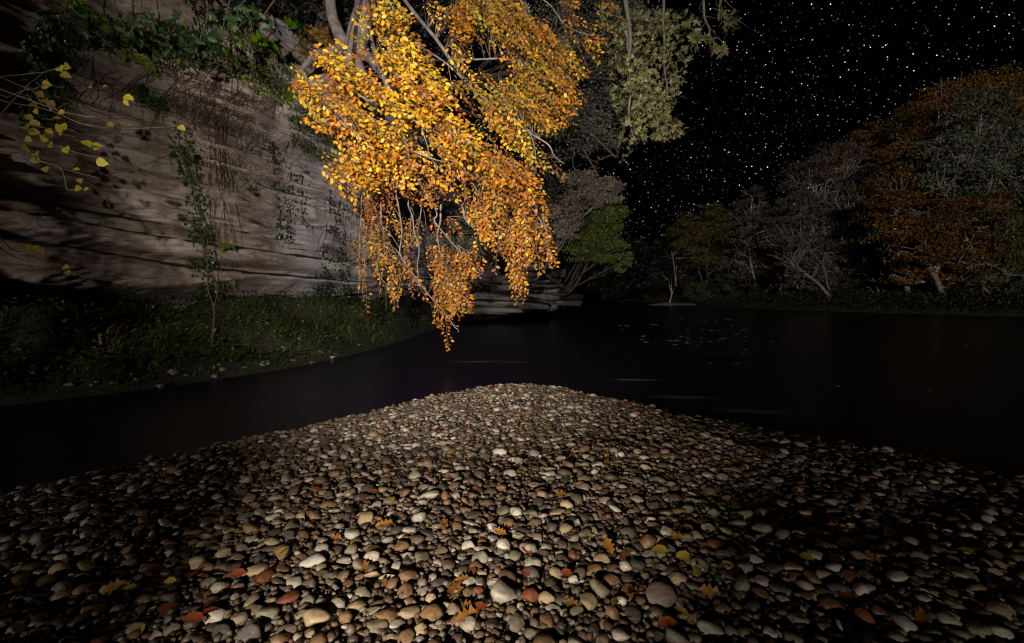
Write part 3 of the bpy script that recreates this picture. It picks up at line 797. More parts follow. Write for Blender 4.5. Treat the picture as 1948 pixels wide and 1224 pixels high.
hero_short = {0: 'biggest pale cobble', 3: 'smooth grey oval cobble', 6: 'tan egg shaped cobble', 8: 'speckled white cobble', 9: 'scatter of yellow leaves', 11: 'flat topped grey cobble', 13: 'long pale angular cobble', 14: 'large buff cobble', 15: 'brick red oval stone', 17: 'dull olive cobble with a pale leaf', 19: 'long pinkish white cobble', 20: 'tan wedge shaped cobble', 21: 'grey green oval cobble', 24: 'olive egg shaped cobble', 25: 'brown blocky stone', 26: 'mauve cracked cobble', 27: 'long ochre stone', 29: 'ochre cobble by the river', 31: 'long slanting grey cobble', 33: 'flat whitish stone', 36: 'buff oval cobble', 39: 'white flint like cobble'}
hero_short = [hero_short.get(k) for k in range(len(hero))]
spit_d = poly_dist(np.stack([X, Y], 1), spit)
def zone_of(x, y):
    hd = np.hypot(hero_xy[:, 0] - x, hero_xy[:, 1] - y); hd[[k for k in range(len(hero)) if not hero_short[k]]] = 9; k = int(np.argmin(hd))
    if hd[k] < .45: return 'near the ' + hero_short[k]
    d = float(poly_dist(np.array([[x, y]]), spit)[0])
    if y > 5.4: return 'at the tip of the shingle spit'
    if d < .6: return 'by the water facing the cliff' if x < 0 else 'by the water facing the wooded bank'
    if hd[k] < 1.1: return 'some way off from the ' + hero_short[k]
    return 'on the open middle of the shingle spit'
smesh = {}
for i in big_ids:
    s = stones[i]; key = (i % 16, s[6])
    if key not in smesh:
        b_ = MB(); b_.add(*BIG[key[0]]); smesh[key] = b_.mesh('cobble', M['stone ' + s[6]])
    o = link(bpy.data.objects.new('cobble', smesh[key]))
    Mx = Matrix(RM[i].tolist()).to_4x4() @ Matrix.Diagonal((A_[i], B_[i], C_[i], 1))
    Mx.translation = (X[i], Y[i], Z[i]); o.matrix_world = Mx
    zone = zone_of(X[i], Y[i])
    if s[7]: tag(o, s[7], 'stone', 'picked out cobbles of the shingle spit')
    else:
        size = 'larger' if A_[i] > 0.045 else 'smaller'
        fl = 'flat' if C_[i] / A_[i] < 0.5 else 'rounded'
        tag(o, f'{size} {fl} {s[6]} cobble {zone}', 'stone', f'{size} {fl} {s[6]} cobbles {zone}')
rest = np.ones(len(stones), bool); rest[big_ids] = False
mb = MB()
def scatter_stones(mb, shapes, idx, Rm, P, A, B, C, m=0):
    for k, (v, f) in enumerate(shapes):
        j = idx[k::len(shapes)]
        if len(j) == 0: continue
        S = np.stack([A[j], B[j], C[j]], 1)
        Vv = np.einsum('kij,kvj->kvi', Rm[j], v[None] * S[:, None]) + P[j][:, None]
        F = f[None] + (np.arange(len(j)) * len(v))[:, None, None]
        mb.add(Vv.reshape(-1, 3), F.reshape(-1, 3), m)
rid = np.nonzero(rest)[0]; rid = rid[np.argsort(-rank[rid])]
MID2 = [stone_shape(2, 400 + i) for i in range(14)]
scatter_stones(mb, MID2, rid[:1000], RM, np.stack([X, Y, Z], 1), A_, B_, C_)
scatter_stones(mb, SML, rid[5000:], RM, np.stack([X, Y, Z], 1), A_, B_, C_)
scatter_stones(mb, MID, rid[1000:5000], RM, np.stack([X, Y, Z], 1), A_, B_, C_)
# fine gravel between them
ng = 43000
gy_ = 0.7 + 6.7 * rng.random(ng); gx_ = rng.uniform(-1, 1, ng) * (1.18 * gy_ + 1.5)
k_ = in_poly(np.stack([gx_, gy_], 1), spit); gx_, gy_ = gx_[k_], gy_[k_]; ng = len(gx_)
ga = np.clip(np.exp(rng.normal(math.log(.0115), .35, ng)), .006, .022) * (1 + 0.05 * gy_); gb = ga * rng.uniform(.6, 1, ng); gc = gb * rng.uniform(.55, 1, ng)
gz = spit_h(gx_, gy_) + rng.uniform(-.002, .010, ng)
GR = rot_zxy(rng.uniform(0, 6.3, ng), rng.normal(0, .4, ng), rng.normal(0, .4, ng))
OCT = [(np.array([(1, 0, 0), (-1, .1, 0), (.1, 1, 0), (0, -1, 0), (.1, .1, 1), (0, 0, -1)]) * 1.1, np.array([(0, 2, 4), (2, 1, 4), (1, 3, 4), (3, 0, 4), (2, 0, 5), (1, 2, 5), (3, 1, 5), (0, 3, 5)]))]
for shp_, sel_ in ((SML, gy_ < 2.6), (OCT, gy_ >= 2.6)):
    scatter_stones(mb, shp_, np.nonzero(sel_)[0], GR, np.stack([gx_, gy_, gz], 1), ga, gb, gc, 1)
o = mb.build('shingle', [M['shingle'], M['shaded_gravel']])
tag(o, 'mixed brown and grey river shingle covering the spit between larger cobbles', 'shingle', kind='stuff')

# ================================================================== FALLEN LEAVES on the shingle
def top_z(x, y, r=0.03):
    d2 = ((X - x) / (A_ + 1e-6)) ** 2 + ((Y - y) / (A_ + 1e-6)) ** 2
    near = d2 < 1.1
    z = float(spit_h(np.array([x]), np.array([y]))[0]) + 0.012
    if near.any(): z = max(z, float((Z[near] + C_[near] * np.sqrt(np.maximum(0.05, 1 - d2[near] * .9))).max()))
    return z + 0.004
leaf_kinds = [
    ('oak_leaf', LOBED, 'leaf_oak_fallen', .085, 'brown orange lobed oak leaf lying on the shingle', 'fallen brown oak leaves'),
    ('beech_leaf', OVATE, 'leaf_yellow_fallen', .065, 'small yellow oval leaf lying on the shingle', 'fallen yellow leaves'),
    ('beech_leaf', OVATE, 'leaf_red_fallen', .07, 'russet red oval leaf lying on the shingle', 'fallen russet leaves'),
    ('willow_leaf', SLIM, 'leaf_pale_fallen', .085, 'pale narrow leaf lying on the shingle', 'fallen pale leaves'),
]
spots = [(870, 1108, 0, 1.2), (893, 1100, 0, .8), (650, 1025, 0, 1.), (748, 995, 0, 1.), (870, 1180, 0, 1.1), (720, 1100, 3, 1.1), (720, 935, 2, .9), (1180, 852, 1, 1.), (1290, 1005, 1, 1.1), (1300, 1025, 0, 1.), (1272, 1050, 1, 1.3), (1285, 1060, 1, 1.2), (1296, 1000, 1, 1.), (1510, 1045, 1, 1.2), (1520, 1055, 1, 1.), (1200, 1105, 0, 1.), (1212, 1125, 0, 1.), (1250, 1188, 2, 1.), (895, 1158, 2, .9), (1400, 1185, 1, 1.4), (1630, 1138, 2, 1.), (1680, 1140, 0, 1.1), (1700, 1180, 2, 1.), (1530, 1180, 1, 1.1), (320, 1080, 2, 1.3), (360, 1100, 2, 1.4), (290, 1080, 2, 1.1), (300, 1165, 2, 1.1), (420, 1140, 2, 1.), (840, 990, 0, .9), (690, 1070, 0, .9), (1100, 1155, 0, 1.), (930, 990, 2, .8), (1160, 870, 1, .8), (1065, 865, 0, .8), (990, 895, 0, .9), (1330, 1080, 1, 1.1), (1370, 1075, 1, 1.), (1820, 1045, 1, 1.), (1780, 1042, 1, 1.), (470, 1090, 2, 1.), (390, 1180, 2, 1.2)]
pp = sample_poly([(250, 960), (900, 800), (1100, 790), (1750, 930), (1850, 1188), (150, 1188)], 46)
for p in pp: spots.append((p[0], p[1], int(rng.choice(4, p=[.4, .3, .2, .1])), rng.uniform(.7, 1.1)))
lmesh = {}
for px, py, k, sc in spots:
    nm, shp, mt, ln, lab, grp = leaf_kinds[k]
    p = gpt(px, py, 0.23)
    z = top_z(p[0], p[1]); p = gpt(px, py, z)
    if k not in lmesh:
        b_ = MB(); b_.add(*shp); lmesh[k] = b_.mesh(nm, M[mt])
    o = link(bpy.data.objects.new(nm, lmesh[k]))
    an = rng.uniform(0, 6.28); T = np.array([math.cos(an), math.sin(an), rng.normal(0, .2)])
    N = np.array([rng.normal(0, .35), -0.35 + rng.normal(0, .3), 1.0])
    Mx = Matrix(frames(T[None], N[None])[0].tolist()).to_4x4() @ Matrix.Diagonal((ln * sc, ln * sc, ln * sc * 1.6, 1)); Mx.translation = (p[0], p[1], z)
    o.matrix_world = Mx
    zn = zone_of(p[0], p[1]); tag(o, lab.replace('on the shingle', zn), 'leaf', grp + ' ' + zn)

for px, py, k, sc, lab in [(1605, 735, 1, 2.2, 'yellow leaf raft drifting on the open river'), (1765, 741, 1, 1.5, 'yellow leaf floating near the dark far water'), (1548, 730, 0, 1.8, 'brown leaf floating beside the drifting leaf raft')]:
    nm, shp, mt, ln, _, _ = leaf_kinds[k]; p = gpt(px, py, .012); o = link(bpy.data.objects.new(nm, lmesh[k])); o.location = p; o.scale = (ln * sc,) * 3; o.rotation_euler = (0, 0, rng.uniform(0, 6)); tag(o, lab, 'leaf', 'leaves floating on the river')

# ================================================================== BEECH with hanging golden boughs
_p, _n = hit(655, 120)
beech = empty('beech_tree', tuple(wpt(668, 95, 11.2)))
tag(beech, 'beech tree with golden orange leaves hanging from the cliff over the river', 'tree')
bm_mats = [M['beech_yellow'], M['beech_gold'], M['beech_orange'], M['beech_olive'], M['beech_brown']]
tb = MB()
for pts, r0, r1 in [([(640, 150, 11.4), (668, 95, 11.2), (688, 0, 10.8), (700, -160, 10.5)], .28, .2), ([(668, 95, 11.2), (640, 60, 11.2), (625, 0, 11.2), (630, -120, 11)], .16, .10),
                    ([(668, 95, 11.2), (610, 110, 11.5), (570, 140, 11.8)], .14, .05), ([(668, 95, 11.2), (690, 150, 11.0), (700, 200, 11.2)], .15, .05), ([(668, 95, 11.2), (725, 140, 10.9), (760, 200, 11.2)], .13, .04)]:
    P = wiggle(spline([wpt(*p) for p in pts], 18), .12); tube(tb, P, np.linspace(r0, r1, 18), 8)
tb.build('trunk', M['beech_bark'], beech)
limb_px = [
    [(700, -160, 10.5), (760, -30, 9.2), (860, 110, 8.2), (960, 225, 8.0), (1040, 295, 8.2), (1072, 312, 8.3)],
    [(700, -160, 10.5), (800, -70, 9.4), (1000, 0, 9.2), (1090, 55, 9.3), (1150, 66, 9.4)],
    [(695, -60, 10.5), (705, 60, 8.4), (760, 200, 7.2), (850, 262, 7.0), (960, 335, 7.7), (1030, 420, 8.2), (1042, 470, 8.4)],
    [(690, -20, 10.6), (655, 90, 8.8), (640, 180, 7.2), (690, 250, 6.8), (770, 290, 6.8), (860, 310, 7.0)],
    [(760, 200, 7.2), (800, 330, 7.6), (838, 390, 8.0), (842, 430, 8.1), (890, 490, 8.3), (920, 520, 8.3)],
    [(740, 250, 7.1), (735, 340, 7.7), (740, 430, 8.0), (745, 490, 8.0), (790, 545, 8.1), (850, 615, 8.2), (872, 632, 8.2)],
    [(850, 262, 7.0), (920, 360, 8.0), (962, 450, 8.3), (988, 548, 8.4)],
    [(860, 110, 8.2), (980, 120, 8.7), (1040, 140, 9.0), (1088, 180, 9.1)],
    [(655, 90, 8.8), (615, 145, 7.0), (592, 195, 6.6)],
    [(690, 250, 6.8), (690, 340, 7.8), (700, 420, 8.4), (690, 560, 8.8)],
    [(770, 290, 6.8), (775, 380, 7.8), (790, 450, 8.0), (800, 545, 8.1)],
    [(800, 330, 7.6), (870, 400, 7.9), (900, 440, 8.0), (945, 470, 8.2)],
    [(705, 60, 8.4), (800, 90, 7.6), (900, 180, 7.4), (990, 250, 7.8), (1020, 330, 8.0)],
    [(1000, 0, 9.2), (1030, 90, 9.2), (1060, 200, 9.0)],
    [(640, 180, 7.2), (720, 200, 6.8), (800, 240, 6.7), (830, 320, 7.0)],
    [(760, -30, 9.2), (750, 60, 7.4), (780, 140, 7.0), (860, 190, 6.9)],
    [(838, 390, 8.0), (830, 470, 8.2), (865, 560, 8.2), (850, 600, 8.2)],
]
limb_pts, limb_r = [], []
for i, pts in enumerate(limb_px):
    n = 34; P = wiggle(spline([wpt(*p) for p in pts], n), .16)
    main = i in (0, 2, 3)
    r = np.linspace(.045 if main else .018, .006, n)
    b_ = MB(); tube(b_, P, r, 6); b_.build('limb', M['beech_bark'], beech)
    limb_pts.append(P); limb_r.append(r)
LP = np.concatenate(limb_pts)
LPX = to_px(LP)
regions = [  # outline, sprays, depth near/far, hang, colour weights yellow/gold/orange/olive/brown
    ([(572, 170), (600, 115), (640, 85), (690, 20), (850, 10), (900, 150), (900, 270), (800, 310), (690, 310), (640, 285), (592, 235)], 270, (6.2, 7.6), .35, (.46, .26, .18, .08, .02)),
    ([(850, 0), (1172, 0), (1165, 72), (1125, 108), (1095, 130), (1095, 195), (1060, 230), (1010, 255), (1078, 305), (1030, 335), (900, 300)], 430, (7.2, 9.5), .45, (.14, .40, .18, .22, .06)),
    ([(618, 350), (650, 300), (760, 262), (900, 250), (1000, 300), (1010, 340), (900, 350), (700, 335)], 110, (6.6, 7.6), .35, (.34, .30, .30, .02, .04)),
    ([(900, 330), (1010, 320), (1055, 390), (1040, 430), (1048, 470), (1008, 555), (975, 550), (945, 480), (880, 440), (850, 370)], 150, (7.6, 8.6), .8, (.14, .40, .36, .02, .08)),
    ([(680, 340), (850, 340), (890, 480), (780, 560), (700, 470)], 50, (7.7, 8.8), .9, (.0, .10, .22, .10, .58)),
    ([(770, 485), (900, 480), (925, 510), (915, 555), (860, 580), (872, 635), (850, 628), (800, 568), (780, 530)], 66, (7.8, 8.5), .8, (.10, .30, .50, 0, .10)),
    ([(575, 165), (612, 110), (660, 110), (650, 250), (600, 240)], 44, (6.2, 7.0), .3, (.5, .2, .25, .05, 0)),
    ([(615, 352), (655, 305), (720, 300), (700, 345), (640, 372)], 26, (6.4, 7.0), .3, (.5, .2, .28, .02, 0)),
    ([(660, 420), (780, 400), (800, 560), (700, 580)], 26, (8.2, 9.0), .9, (0, .1, .2, .25, .45)),
]
LP_, LT, LN, LS, LM = [], [], [], [], []
twig = MB()
for poly, ns, (d0, d1), hang, cw in regions:
    px = sample_poly(poly, ns * 4)
    if hang < .6: sk = vnoise((px[:, 0] + px[:, 1]) / 150, (px[:, 0] - px[:, 1]) / 46, 3.0) + .5 * vnoise((px[:, 0] + px[:, 1]) / 60, (px[:, 0] - px[:, 1]) / 22, 8.0)
    else: sk = vnoise(px[:, 0] / 34, px[:, 1] / 110, 5.0) + .4 * vnoise(px[:, 0] / 16, px[:, 1] / 50, 2.0)
    px = px[(sk > .0) | (rng.random(len(px)) < .12)][:ns]
    for x, y in px:
        # depth follows the nearest limb, spread through the bough
        j = np.argmin((LPX[:, 0] - x) ** 2 + (LPX[:, 1] - y) ** 2 + 900 * (LPX[:, 2] - .5 * (d0 + d1)) ** 2)
        d = np.clip(0.4 * LPX[j, 2] + 0.6 * rng.uniform(d0 - .5, d1 + .7), d0 - .4, d1 + .6)
        c0 = wpt(x, y, d)
        dirv = nrm(np.array([.8 * (1 - hang) + .12, rng.normal(-.15, .25), -(.35 + .6 * hang)]) + rng.normal(0, .22, 3))
        L = rng.uniform(.32, .66)
        st = c0 - dirv * L * .5
        P = spline([LP[j], .5 * (LP[j] + st) + np.array([0, 0, .05]) + rng.normal(0, .04, 3), st, c0, c0 + dirv * L * .5 + np.array([0, 0, -.06])], 8)
        tube(twig, P, np.linspace(.006, .002, 8), 3)
        tt_ = np.clip((y - 230) / 330, 0, 1) * .75; cw_ = np.array(cw) / sum(cw) * (1 - tt_) + tt_ * np.array([.02, .20, .50, 0, .28])
        cw_ /= cw_.sum(); col = rng.choice(5, p=cw_)
        nb = rng.integers(13, 24)
        side = nrm(np.cross(dirv, np.array([.15, -.75, .55]) + rng.normal(0, .25, 3)))
        pn = np.cross(side, dirv)
        if pn[1] > 0: pn = -pn
        for k in range(nb):
            u = (k + .5) / nb; sg = 1 if k % 2 else -1
            c = st + dirv * L * u + np.array([0, 0, -.06]) * u * u
            ax = nrm(dirv * .7 + side * sg * rng.uniform(.5, 1.1) + rng.normal(0, .25, 3))
            reach = rng.uniform(.0, .07) if k < nb - 3 else 0.0
            LP_.append(c + side * sg * reach); LT.append(ax); LN.append(pn + rng.normal(0, .58, 3))
            LS.append(rng.uniform(.045, .092) * (.9 if d > 7.6 else 1.0)); LM.append(col if rng.random() < .8 else rng.choice(5, p=cw_))
tw = twig.build('twigs', M['twig'], beech); tw['kind'] = 'stuff'
leaves(beech, OVATE, LP_, LT, LN, LS, LM, bm_mats, 300)
# long bare hanging whips
wh = MB()
for x, y0, y1, d in [(690, 350, 560, 8.9), (737, 345, 500, 8.2), (770, 340, 470, 8.3), (800, 345, 480, 8.3), (665, 360, 470, 9.2), (715, 350, 430, 8.6), (868, 290, 340, 7.4), (720, 480, 580, 8.8), (955, 300, 480, 8)]:
    P = wiggle(spline([wpt(x, y0, d), wpt(x + rng.normal(0, 8), (y0 + y1) / 2, d), wpt(x + rng.normal(4, 14), y1, d)], 16), .10)
    tube(wh, P, np.linspace(.014, .004, 16), 4)
    for k in (5, 8, 11):
        e_ = P[k] + np.array([rng.normal(.05, .18), rng.normal(0, .1), -rng.uniform(.25, .6)])
        tube(wh, wiggle(spline([P[k], .5 * (P[k] + e_) + rng.normal(0, .03, 3), e_], 8), .05), np.linspace(.007, .002, 8), 3)
w_o = wh.build('hanging_twigs', M['twig'], beech); w_o['kind'] = 'stuff'

# ================================================================== OAK limb overhanging from behind the beech
def rosettes(poly, n, dr, length, k_leaf=(6, 9), droop=.35, spread=1.0):
    P, T, N, S = [], [], [], []
    for x, y in sample_poly(poly, n):
        c = wpt(x, y, rng.uniform(*dr)); ax = nrm(np.array([.25, -.35, -.45 * droop * 2]) + rng.normal(0, .35, 3))
        a = nrm(np.cross(ax, rng.normal(0, 1, 3))); b2 = np.cross(ax, a); k = rng.integers(*k_leaf)
        for i in range(k):
            th = i * 2.4 + rng.normal(0, .2)
            t = nrm(ax * .55 + spread * (a * math.cos(th) + b2 * math.sin(th)) + np.array([0, 0, -.15]))
            P.append(c); T.append(t); N.append(ax + rng.normal(0, .25, 3)); S.append(length * rng.uniform(.55, 1.25))
    return np.array(P), np.array(T), np.array(N), np.array(S)
oak = empty('oak_tree', (-8.0, 19.5, drop(-8.0, 19.5, CLIFF, 40.0) or 11.0))
tag(oak, 'oak tree with olive leaves hanging down against the starry sky', 'tree')
tb = MB()
t0 = spline([tuple(np.array(oak.location) - np.array([0, 0, .4])), (-7.0, 18.8, 13.0), (-4.4, 17, 14.6), (-1, 15, 14.6)], 20); tube(tb, t0, np.linspace(.36, .2, 20), 8)
tb.build('trunk', M['oak_bark'], oak)
oak_l = [[(-1, 15, 14.6), wpt(1140, -200, 12.8), wpt(1178, -60, 12), wpt(1190, 60, 11.6), wpt(1188, 130, 11.4), wpt(1200, 190, 11.3), wpt(1205, 262, 11.2)],
         [wpt(1140, -200, 12.8), wpt(1250, -90, 12), wpt(1265, 40, 11.7), wpt(1270, 130, 11.6), wpt(1262, 200, 11.5)],
         [wpt(1190, 60, 11.6), wpt(1215, 110, 11.4), wpt(1240, 200, 11.2), wpt(1290, 250, 11.1)],
         [wpt(1250, -90, 12), wpt(1330, -40, 11.4), wpt(1352, 30, 11.2), wpt(1365, 95, 11.1)],
         [wpt(1330, -40, 11.4), wpt(1370, 10, 11.2), wpt(1392, 50, 11.2)]]
for k, c in enumerate(oak_l):
    P = wiggle(spline(c, 30), .2); b_ = MB(); tube(b_, P, np.linspace(.09 if k < 1 else .05, .012, 30), 6)
    for j in range(6, 29, 2):
        e_ = P[j] + np.array([rng.normal(.08, .18), rng.normal(0, .2), -rng.uniform(.1, .35)])
        tube(b_, wiggle(spline([P[j], .5 * (P[j] + e_) + np.array([0, 0, .05]), e_], 8), .05), np.linspace(.012, .003, 8), 3)
    b_.build('limb', M['beech_bark'], oak)
op = [rosettes([(1172, 20), (1318, 20), (1326, 90), (1300, 140), (1290, 190), (1268, 215), (1240, 170), (1200, 150), (1172, 100)], 520, (11.2, 13.0), .09),
      rosettes([(1190, 100), (1230, 130), (1262, 180), (1275, 215), (1306, 243), (1282, 268), (1240, 262), (1204, 276), (1192, 230), (1205, 200), (1185, 150)], 400, (10.6, 12.2), .10),
      rosettes([(1140, 10), (1185, 10), (1200, 180), (1205, 290), (1180, 310), (1165, 200), (1150, 90)], 170, (12.4, 14.0), .10),
      rosettes([(1340, 72), (1362, 62), (1378, 100), (1358, 112), (1345, 100)], 16, (11, 11.2), .15),
      rosettes([(1365, 25), (1398, 25), (1402, 52), (1375, 62)], 16, (11, 11.3), .15),
      rosettes([(1308, 36), (1328, 36), (1330, 80), (1318, 84)], 12, (11.2, 11.5), .15)]
P, T, N, S = [np.concatenate(z) for z in zip(*op)]
leaves(oak, SLIM, P, T, N, S, np.zeros(len(P), int), [M['oak_leaf']], 220)

# ================================================================== generic trees
def on_top(x, y):
    z = drop(x, y, CLIFF, 40.0)
    return (x, y, z if z is not None else 9.0)
def tree(name, label, base, lobes, leaf, n_leaf, leaf_m, bark_m, r0=.3, clump=.13, branches=9, br=.05, group=None, twist=.25, cat='tree', flat=.85):
    """lobes: (px, py, distance, radius px). Trunk, limbs into every lobe, foliage in clumps around each lobe"""
    base = np.asarray(base, float)
    root = empty(name, tuple(base)); tag(root, label, cat, group)
    C = [wpt(x, y, d) for x, y, d, r in lobes]; Rr = [r / FPX * d for x, y, d, r in lobes]
    cm = np.mean(C, 0); topz = max(c[2] for c in C)
    fork = base * .45 + np.array([cm[0], cm[1], base[2] + (min(c[2] for c in C) - base[2]) * .75]) * .55
    if fork[2] < base[2] + .4: fork[2] = base[2] + .4
    trunk = MB(); crown_c = np.array([cm[0], cm[1], .5 * (cm[2] + topz)])
    TP = wiggle(spline([base - np.array([0, 0, .3]), .6 * base + .4 * fork + rng.normal(0, twist, 3) * np.array([1, 1, 0]), fork, crown_c], 22), twist * .6)
    tube(trunk, TP, np.linspace(r0 * .8, r0 * .3, 22), 7); trunk.build('trunk', bark_m, root)
    P, N = [], []
    tot = sum(r * r for r in Rr)
    for c, r in zip(C, Rr):
        j = int(np.clip(rng.integers(9, 20), 0, 21)); s = TP[j]
        b_ = MB()
        LPt = wiggle(spline([s, .5 * (s + c) + np.array([0, 0, .1 * r]) + rng.normal(0, .12 * r, 3), c], 14), .12 * r)
        tube(b_, LPt, np.linspace(br * 2.0, br, 14), 5)
        for k in range(branches):
            dv = nrm(rng.normal(0, 1, 3) + np.array([0, -1.0, .3])); e_ = c + dv * r * rng.uniform(.75, 1.0) * np.array([1, 1, flat])
            q0 = LPt[rng.integers(6, 14)]
            BP = wiggle(spline([q0, .5 * (q0 + e_) + rng.normal(0, .14 * r, 3), e_], 12), .16 * r)
            tube(b_, BP, np.linspace(br * .8, br * .25, 12), 4)
            for kk in (4, 6, 8, 10):
                e2 = BP[kk] + nrm(dv * .7 + rng.normal(0, .6, 3)) * r * rng.uniform(.2, .42)
                tube(b_, wiggle(spline([BP[kk], .5 * (BP[kk] + e2) + rng.normal(0, .05 * r, 3), e2], 7), .06 * r), np.linspace(br * .4, br * .14, 7), 3)
        b_.build('limb', bark_m, root)
        nl = int(1.4 * n_leaf * r * r / tot); nc = max(14, int(nl / 80))
        dv = nrm(rng.normal(0, 1, (nc, 3)) + np.array([0, -.35, .15])); rad = r * (1 - .42 * rng.random(nc) ** 1.6)
        lump = 1 + .22 * fbm(dv[:, 0] * 2 + c[0], dv[:, 1] * 2, dv[:, 2] * 2 + c[2], 2)
        cc = c + dv * (rad * lump)[:, None] * np.array([1, 1, flat])
        k = rng.integers(0, nc, nl)
        g_ = rng.normal(0, 1, (nl, 3)) * np.array([1.3, 1.3, .5]) * clump * .85 * r
        P.append(cc[k] + g_); N.append(dv[k] * .7 + rng.normal(0, .55, (nl, 3)) + np.array([0, 0, .35]))
    P, N = np.concatenate(P), np.concatenate(N)
    keep = P[:, 2] > min(base[2] + .2, cm[2] - 1.2 * max(Rr))
    P, N = P[keep], N[keep]; T = rng.normal(0, 1, P.shape)
    cr = MB(); scatter(cr, DIAMOND, P, T, N, leaf * .74 * rng.uniform(.6, 1.3, len(P)))
    o = cr.build('crown', leaf_m, root); o['kind'] = 'stuff'
    return root
# left bank, behind the beech
tree('dark_tree', 'dark leafy tree with pale bare limbs between the golden beech and oak', on_top(-7.0, 26), [(1125, 110, 20, 75), (1150, 220, 19, 62), (1100, 250, 20, 66), (1172, 300, 18.5, 40), (1060, 150, 21, 60), (1130, 320, 19, 46), (1110, 30, 20, 80), (1215, 60, 20, 60), (1185, 150, 19.5, 46), (1060, 330, 20, 50)], .15, 17000, M['dark_leaf'], M['dark_bark'], .3, .18, 5, .04)
tree('grey_bough_tree', 'small tree with a grey brown leafy bough above the green bush', (0.4, 27, 1.6), [(1105, 362, 18, 42), (1155, 368, 17.6, 32), (1070, 410, 18, 36), (1085, 435, 18, 26)], .12, 6500, M['greybrown_leaf'], M['oak_bark'], .14, .16, 5, .028)
tree('holly_tree', 'bushy dark green evergreen hanging over the water beside the cliff end', (2.1, 29, 1.0), [(1140, 425, 20, 46), (1115, 470, 20, 38), (1165, 478, 19.6, 34), (1180, 500, 19.5, 20), (1160, 400, 20, 30)], .13, 9000, M['green_leaf'], M['dark_bark'], .16, .14, 6, .03)
tree('cliff_shrub', 'dark scrub on the cliff face behind the hanging beech boughs', (-4.6, 19, 2.5), [(900, 440, 17, 55), (850, 480, 16, 45), (950, 420, 19, 50)], .11, 5000, M['dark_leaf'], M['dark_bark'], .10, .16, 8, .03, cat='shrub')
tree('cliff_shrub', 'dark scrub rising on the cliff face above the rock ledge', (-1.0, 36, 5.0), [(1010, 390, 34, 70), (1060, 430, 36, 50)], .2, 5000, M['dark_leaf'], M['dark_bark'], .12, .16, 8, .05, cat='shrub')
for lab, bx_, by_, lob in [('dark ivy clad tree on the cliff top above the root tangle', -11.5, 10.5, [(250, -30, 11, 90), (400, -10, 11.5, 80), (120, -20, 10.5, 90)]),
                          ('dark bushy tree on the cliff top behind the beech trunk', -9.0, 16.5, [(600, 10, 14.5, 75), (700, 20, 15, 90), (520, 0, 14, 70), (800, 60, 16, 90)])]:
    tree('cliff_top_tree', lab, on_top(bx_, by_), lob, .15, 5200, M['far_black'], M['dark_bark'], .2, .16, 8, .035)
# right bank
RB = 'trees of the far bank'
def fb(px, d):
    p = wpt(px, 560, d); z = drop(p[0], p[1], FART); return (p[0], p[1], (z if z is not None else 1.0))
tree('far_tree', 'tall burnt orange tree crowning the far bank', fb(1850, 43), [(1830, 200, 44, 72), (1900, 190, 45, 66), (1780, 250, 43, 62), (1730, 310, 42, 58), (1790, 350, 42, 60), (1960, 220, 45, 70)], .30, 20000, M['far_orange'], M['grey_bark'], .45, .13, 8, .07, RB)
tree('far_tree', 'grey green tree with pale forked trunk in front of orange leaves', fb(1880, 37), [(1850, 225, 37.5, 52), (1800, 290, 37, 46), (1880, 280, 37.5, 60), (1850, 335, 36.5, 50), (1780, 340, 37, 34), (1930, 340, 37, 60)], .27, 15000, M['far_greygreen'], M['grey_bark'], .38, .14, 14, .08, RB)
tree('far_tree', 'orange tree with a leaning trunk above the waterline undergrowth', fb(1795, 36), [(1720, 420, 37, 62), (1780, 430, 36, 56), (1830, 480, 35.5, 56), (1740, 480, 36, 46), (1860, 400, 36, 46), (1690, 370, 39, 48), (1830, 540, 35, 36), (1720, 530, 37, 26)], .27, 17000, M['far_orange'], M['grey_bark'], .36, .14, 9, .07, RB)
tree('far_tree', 'olive grey tree at the end of the far bank wood beside orange foliage', fb(1900, 34), [(1890, 430, 34, 44), (1900, 510, 33.5, 46), (1950, 470, 34, 60), (1870, 545, 33.5, 34)], .22, 8000, M['far_olive'], M['grey_bark'], .28, .14, 9, .06, RB)
tree('far_tree', 'thin olive topped tree peeping over the far orange crown', fb(1720, 50), [(1740, 215, 52, 26), (1710, 240, 52, 24), (1690, 262, 52, 20)], .26, 3600, M['far_olive'], M['grey_bark'], .22, .17, 7, .06, RB)
tree('far_tree', 'russet topped tree on the skyline behind the bare limbed brown tree', fb(1640, 58), [(1640, 285, 58, 46), (1690, 275, 57, 42), (1600, 310, 58, 36), (1680, 330, 55, 40)], .34, 9000, M['far_orange'], M['grey_bark'], .35, .13, 7, .07, RB)
tree('far_tree', 'large brown grey tree with many pale forking limbs on the far bank', fb(1620, 48), [(1590, 325, 50, 62), (1540, 350, 50, 52), (1640, 365, 49, 56), (1600, 410, 48, 58), (1660, 420, 47, 46), (1650, 490, 46, 48), (1690, 500, 45, 40)], .30, 15000, M['far_brown'], M['grey_bark'], .42, .13, 14, .085, RB)
tree('far_tree', 'rounded grey brown tree leaning over the water by the fallen trunk', fb(1520, 48), [(1500, 410, 49, 52), (1470, 440, 49, 42), (1550, 430, 48, 56), (1520, 480, 47, 50), (1580, 490, 46, 46), (1500, 525, 46.5, 34), (1560, 535, 46.5, 32), (1620, 535, 46, 32)], .28, 14000, M['far_brown'], M['grey_bark'], .32, .13, 14, .075, RB)
tree('far_tree', 'slim reddish brown tree between the olive dome and the grey trees', fb(1430, 58), [(1430, 385, 59, 32), (1410, 430, 58, 40), (1450, 460, 57, 38), (1440, 510, 56, 34), (1400, 500, 57, 34)], .30, 7000, M['far_brown'], M['grey_bark'], .26, .14, 9, .07, RB)
